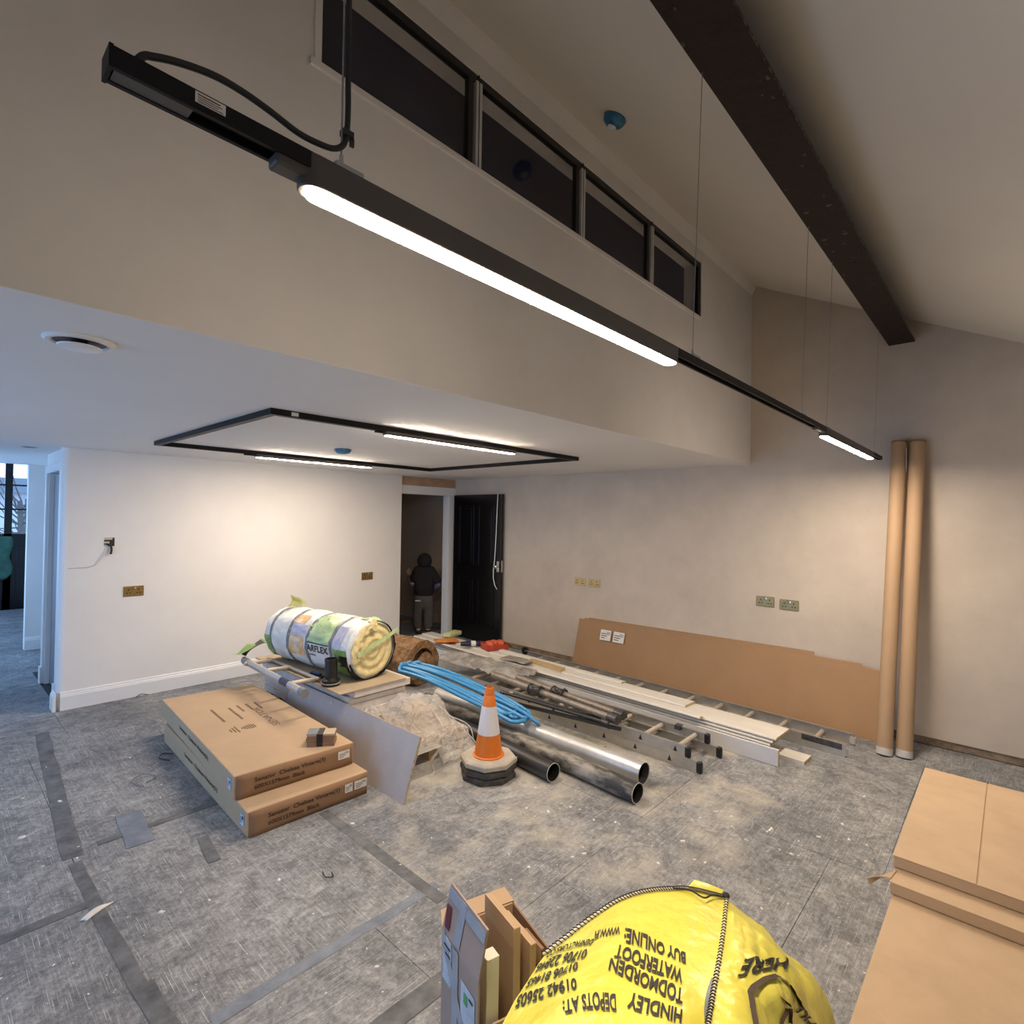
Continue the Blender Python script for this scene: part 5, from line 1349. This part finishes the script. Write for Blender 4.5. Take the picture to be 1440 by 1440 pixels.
def band(pts, w_, name, m='print_brown'):
    P = [bag(NB, s, t_, .0036) for s, t_ in pts]
    mb = MB(); vs = []
    for i, p in enumerate(P):
        d = (P[min(i+1, len(P)-1)]-P[max(i-1, 0)]).normalized(); u = d.cross(up).normalized()
        vs += [p+u*w_, p-u*w_]
    mb.add(vs, [(2*i, 2*i+1, 2*i+3, 2*i+2) for i in range(len(P)-1)])
    mb.build(name, m, yb_t, smooth='all')
arch = [(.36, .99), (.353, .947), (.345, .80), (.339, .692), (.376, .650), (.458, .616), (.556, .600)]
def dense(pts, k=5): return [(pts[i][0]+(pts[i+1][0]-pts[i][0])*j/k, pts[i][1]+(pts[i+1][1]-pts[i][1])*j/k) for i in range(len(pts)-1) for j in range(k)]+[pts[-1]]
band(dense(arch), .0065, 'printed_arch')
band(dense([(.568, .599), (.634, .667), (.68, .757), (.713, .836)]), .0060, 'printed_arch')
band(dense([(.545, .765), (.575, .795), (.602, .83)]), .0075, 'printed_emblem')
band(dense([(.581, .85), (.562, .92), (.551, .985)]), .004, 'printed_emblem'); band(dense([(.610, .85), (.616, .92), (.616, .985)]), .004, 'printed_emblem')

# ------------------------------------------------------------------ person
PX = Vector((4.60, 5.80, 0)); pr_ = math.atan2(-.614, .789)
pe = thing('person', 'small person in black hooded top and grey joggers in the dark doorway, facing away', 'person', tuple(PX), pr_)
S_ = 1.0
body = [((0, 0, .50), .085), ((0, 0, .62), .085), ((0, 0, .74), .09), ((0, 0, .83), .075), ((0, .0, .885), .038), ((0, .01, .93), .062), ((0, .015, 1.0), .066),   # 0-6 spine, head
        ((-.095, 0, .825), .038), ((-.150, -.01, .645), .030), ((-.205, .06, .730), .023), ((-.208, .07, .765), .021),                                  # 7-10 left arm
        ((.095, 0, .825), .038), ((.185, -.02, .665), .030), ((.120, .075, .570), .023), ((.10, .10, .55), .021),                                     # 11-14 right arm
        ((-.055, 0, .47), .066), ((-.078, .01, .26), .046), ((-.066, -.02, .045), .032), ((-.066, .06, .022), .026),                                 # 15-18 left leg
        ((.055, 0, .47), .066), ((.062, .01, .26), .046), ((.062, .0, .045), .032), ((.062, .08, .022), .026),
        ((0, -.008, .56), .09)]
ed_ = [(0, 1), (1, 2), (2, 3), (3, 4), (4, 5), (5, 6), (3, 7), (7, 8), (8, 9), (9, 10), (3, 11), (11, 12), (12, 13), (13, 14), (0, 15), (15, 16), (16, 17), (17, 18), (0, 19), (19, 20), (20, 21), (21, 22)]
body = body[:23]
bo = link('body', skin_mesh('body', body, ed_), 'skin', pe, smooth='all')
hp = [((-.208, .07, .765), .018), ((-.206, .075, .795), .020), ((-.206, .075, .815), .016)]
fing = []
def hand(root, dirs):
    pts = [(root, .020), (tuple(Vector(root)+Vector((0, .004, .028))), .021)]; eds = [(0, 1)]
    for (dx, dy, l1_, l2_, bx, by) in dirs:
        b0 = Vector(root)+Vector((dx, dy, .030)); k1 = b0+Vector((dx*.35, by*.5, l1_)); k2 = k1+Vector((bx, by, l2_))
        i = len(pts); pts += [(tuple(b0), .0085), (tuple(k1), .0075), (tuple(k2), .0062)]; eds += [(1, i), (i, i+1), (i+1, i+2)]
    return pts, eds
pts, eds = hand((-.206, .072, .772), [(-.018, 0, .030, .010, .004, .020), (-.006, -.002, .040, .034, .022, .002), (.007, 0, .034, .014, .004, .022), (.018, .002, .026, .010, .002, .018), (.028, .006, .004, .022, .012, .006)])
link('hand', skin_mesh('hand', pts, eds, 0, 1), 'skin', bo, smooth='all')
pts, eds = hand((.095, .105, .505), [(-.014, 0, -.045, -.03, 0, .006), (-.005, 0, -.05, -.034, 0, .006), (.005, 0, -.048, -.032, 0, .006), (.014, 0, -.042, -.026, 0, .006), (.02, .01, -.02, -.02, 0, .01)])
link('hand', skin_mesh('hand', pts, eds, 0, 1), 'skin', bo, smooth='all')
# nose, ears and eyes on the far side of the head, under the hood
MB().sphere((0, .082, .965), .011, .014, .013, 10, 8).build('nose', 'skin', bo, local=True, smooth='all')
for s in (-1, 1):
    MB().sphere((s*.026, .072, .985), .009, .007, .007, 10, 8).build('eye', 'cloth_white', bo, local=True, smooth='all')
    MB().sphere((s*.068, .012, .97), .008, .014, .018, 10, 8).build('ear', 'skin', bo, local=True, smooth='all')
MB().sphere((0, .075, .935), .020, .006, .005, 10, 6).build('mouth', 'red_card', bo, local=True, smooth='all')
top = [((0, 0, .475), (.150, .115)), ((0, 0, .60), (.140, .115)), ((0, 0, .70), (.145, .12)), ((0, 0, .80), (.130, .11)), ((0, .005, .945), (.098, .098)),
       ((-.10, 0, .800), .085), ((-.158, -.008, .670), .068), ((.10, 0, .800), .085), ((.190, -.015, .665), .066)]
hd_ = link('hooded_top', skin_mesh('hooded_top', top, [(0, 1), (1, 2), (2, 3), (3, 4), (3, 5), (5, 6), (3, 7), (7, 8)], 2), 'hoodie_black', pe, smooth='all')
def hood(u, v):
    a = PI*.5+R_(62)+(2*PI-R_(124))*u; ph = -PI*.44+PI*.94*v
    return Vector((.098*math.cos(ph)*math.cos(a), .012+.105*math.cos(ph)*math.sin(a), .968+.108*math.sin(ph)))
ho = MB().grid(hood, 24, 16).build('hood', 'hoodie_black', hd_, local=True, smooth='all'); ho.modifiers.new('s', 'SOLIDIFY').thickness = .012
link('sleeve', skin_mesh('sleeve', [((-.148, -.009, .670), .044), ((-.152, -.008, .630), .044), ((-.180, .03, .690), .040), ((-.208, .066, .765), .034)], [(0, 1), (1, 2), (2, 3)]), 'sleeve_purple', pe, smooth='all')
link('sleeve', skin_mesh('sleeve', [((.186, -.019, .690), .046), ((.184, -.018, .645), .046), ((.150, .03, .610), .042), ((.108, .085, .545), .038)], [(0, 1), (1, 2), (2, 3)]), 'sleeve_purple', pe, smooth='all')
link('joggers', skin_mesh('joggers', [((0, 0, .56), (.130, .10)), ((0, 0, .46), (.135, .11)), ((-.062, 0, .40), .088), ((-.084, .01, .25), .070), ((-.070, -.010, .055), .056), ((.060, 0, .40), .088), ((.066, .01, .25), .070), ((.066, 0, .055), .060)],
     [(0, 1), (1, 2), (2, 3), (3, 4), (1, 5), (5, 6), (6, 7)]), 'jogger_grey', pe, smooth='all')
MB().box((-.115, -.108, .445), (-.045, -.090, .462)).build('shirt_hem', 'cloth_white', pe, local=True, bevel=.004)
for x, y in ((-.066, .02), (.062, .04)):
    MB().sphere((x, y, .032), .040, .085, .032, 14, 10).build('shoe', 'shoe_dark', pe, local=True, smooth='all')
# timber lengths on the passage floor
for k, (lb, y) in enumerate((('nearer dark timber length on the passage floor', 6.5), ('farther dark timber length on the passage floor', 6.75))):
    o = MB().box((3.5, y, 0), (4.9, y+.06, .05)).build('timber_length', 'cardboard_dark', None, bevel=.004); o['label'] = lb; o['category'] = 'timber'

# ------------------------------------------------------------------ scraps
dm = MB()
rs = random.Random(3)
for i in range(300):
    x, y = rs.uniform(-.4, 4.6), rs.uniform(-.2, 4.6)
    if rs.random() < .45: x, y = rs.gauss(3.0, .55), rs.gauss(1.5, .45)
    if not (XL < x < XB-.1 and -.8 < y < 4.8): continue
    if (1.0 < x < 1.85 and 2.6 < y < 4.5) or (1.75 < x < 2.75 and 2.1 < y < 4.6) or (2.5 < x < 3.08 and 1.46 < y < 3.6) or (3.0 < x < 4.75 and .75 < y) or (x > 3.0 and y > 1.35) or (.88 < x < 2.1 and y < 1.2) or (1.2 < x < 3.65 and y < .37) or y > 4.5 or (x > 4.3 and y < .72): continue
    s_ = abs(rs.gauss(0, .003))+.002; a = rs.uniform(0, PI)
    T = Matrix.Translation((x, y, .0005)) @ Matrix.Rotation(a, 4, 'Z')
    dm.hexa([T @ Vector(p) for p in ((-s_*1.6, -s_, 0), (s_*1.3, -s_*.7, 0), (s_*1.6, s_, 0), (-s_, s_*.9, 0))], [T @ Vector(p) for p in ((-s_*1.1, -s_*.6, s_*.6), (s_*.9, -s_*.5, s_*.5), (s_, s_*.7, s_*.7), (-s_*.8, s_*.6, s_*.5))])
o = dm.build('floor_debris', 'debris', None); o['kind'] = 'stuff'; o['label'] = 'scattered plaster crumbs and dark scraps over the dusty floor'; o['category'] = 'debris'
def scrap(label, P, m, w_=.006):
    w_ *= .55
    o = MB().tube(smooth_path(P), w_, 5).build('tape_scrap', m, None, smooth='all'); o['label'] = label; o['category'] = 'scrap'; return o
scrap('black curled tape scrap beside the left cartons', [(1.10, 3.88, .006), (1.06, 3.95, .012), (1.10, 4.02, .008), (1.14, 3.98, .006)], 'black_plastic')
scrap('dark loop of film on the floor left of the cartons', [(.90, 3.62, .005), (.86, 3.72, .010), (.93, 3.78, .012), (.98, 3.70, .006), (.92, 3.66, .005)], 'strap_grey', .005)
scrap('small black wire scrap on the floor before the cartons', [(1.225, 2.21, .005), (1.21, 2.16, .010), (1.235, 2.14, .008), (1.25, 2.18, .005)], 'black_plastic', .004)
scrap('dark tape scrap at the foot of the white wall', [(1.27, 5.41, .005), (1.31, 5.43, .018), (1.36, 5.42, .006)], 'black_plastic', .006)
o = MB().grid(lambda u, v: Vector((.455+.10*u+.012*math.sin(v*4), 2.575+.05*u+.022*v*(1-.6*u), .004+.014*math.sin(u*PI)*v)), 8, 3).build('tape_scrap', 'sticker', None, smooth='all')
o.modifiers.new('s', 'SOLIDIFY').thickness = .0015; o['label'] = 'pale torn tape curl on the floor at left'; o['category'] = 'scrap'
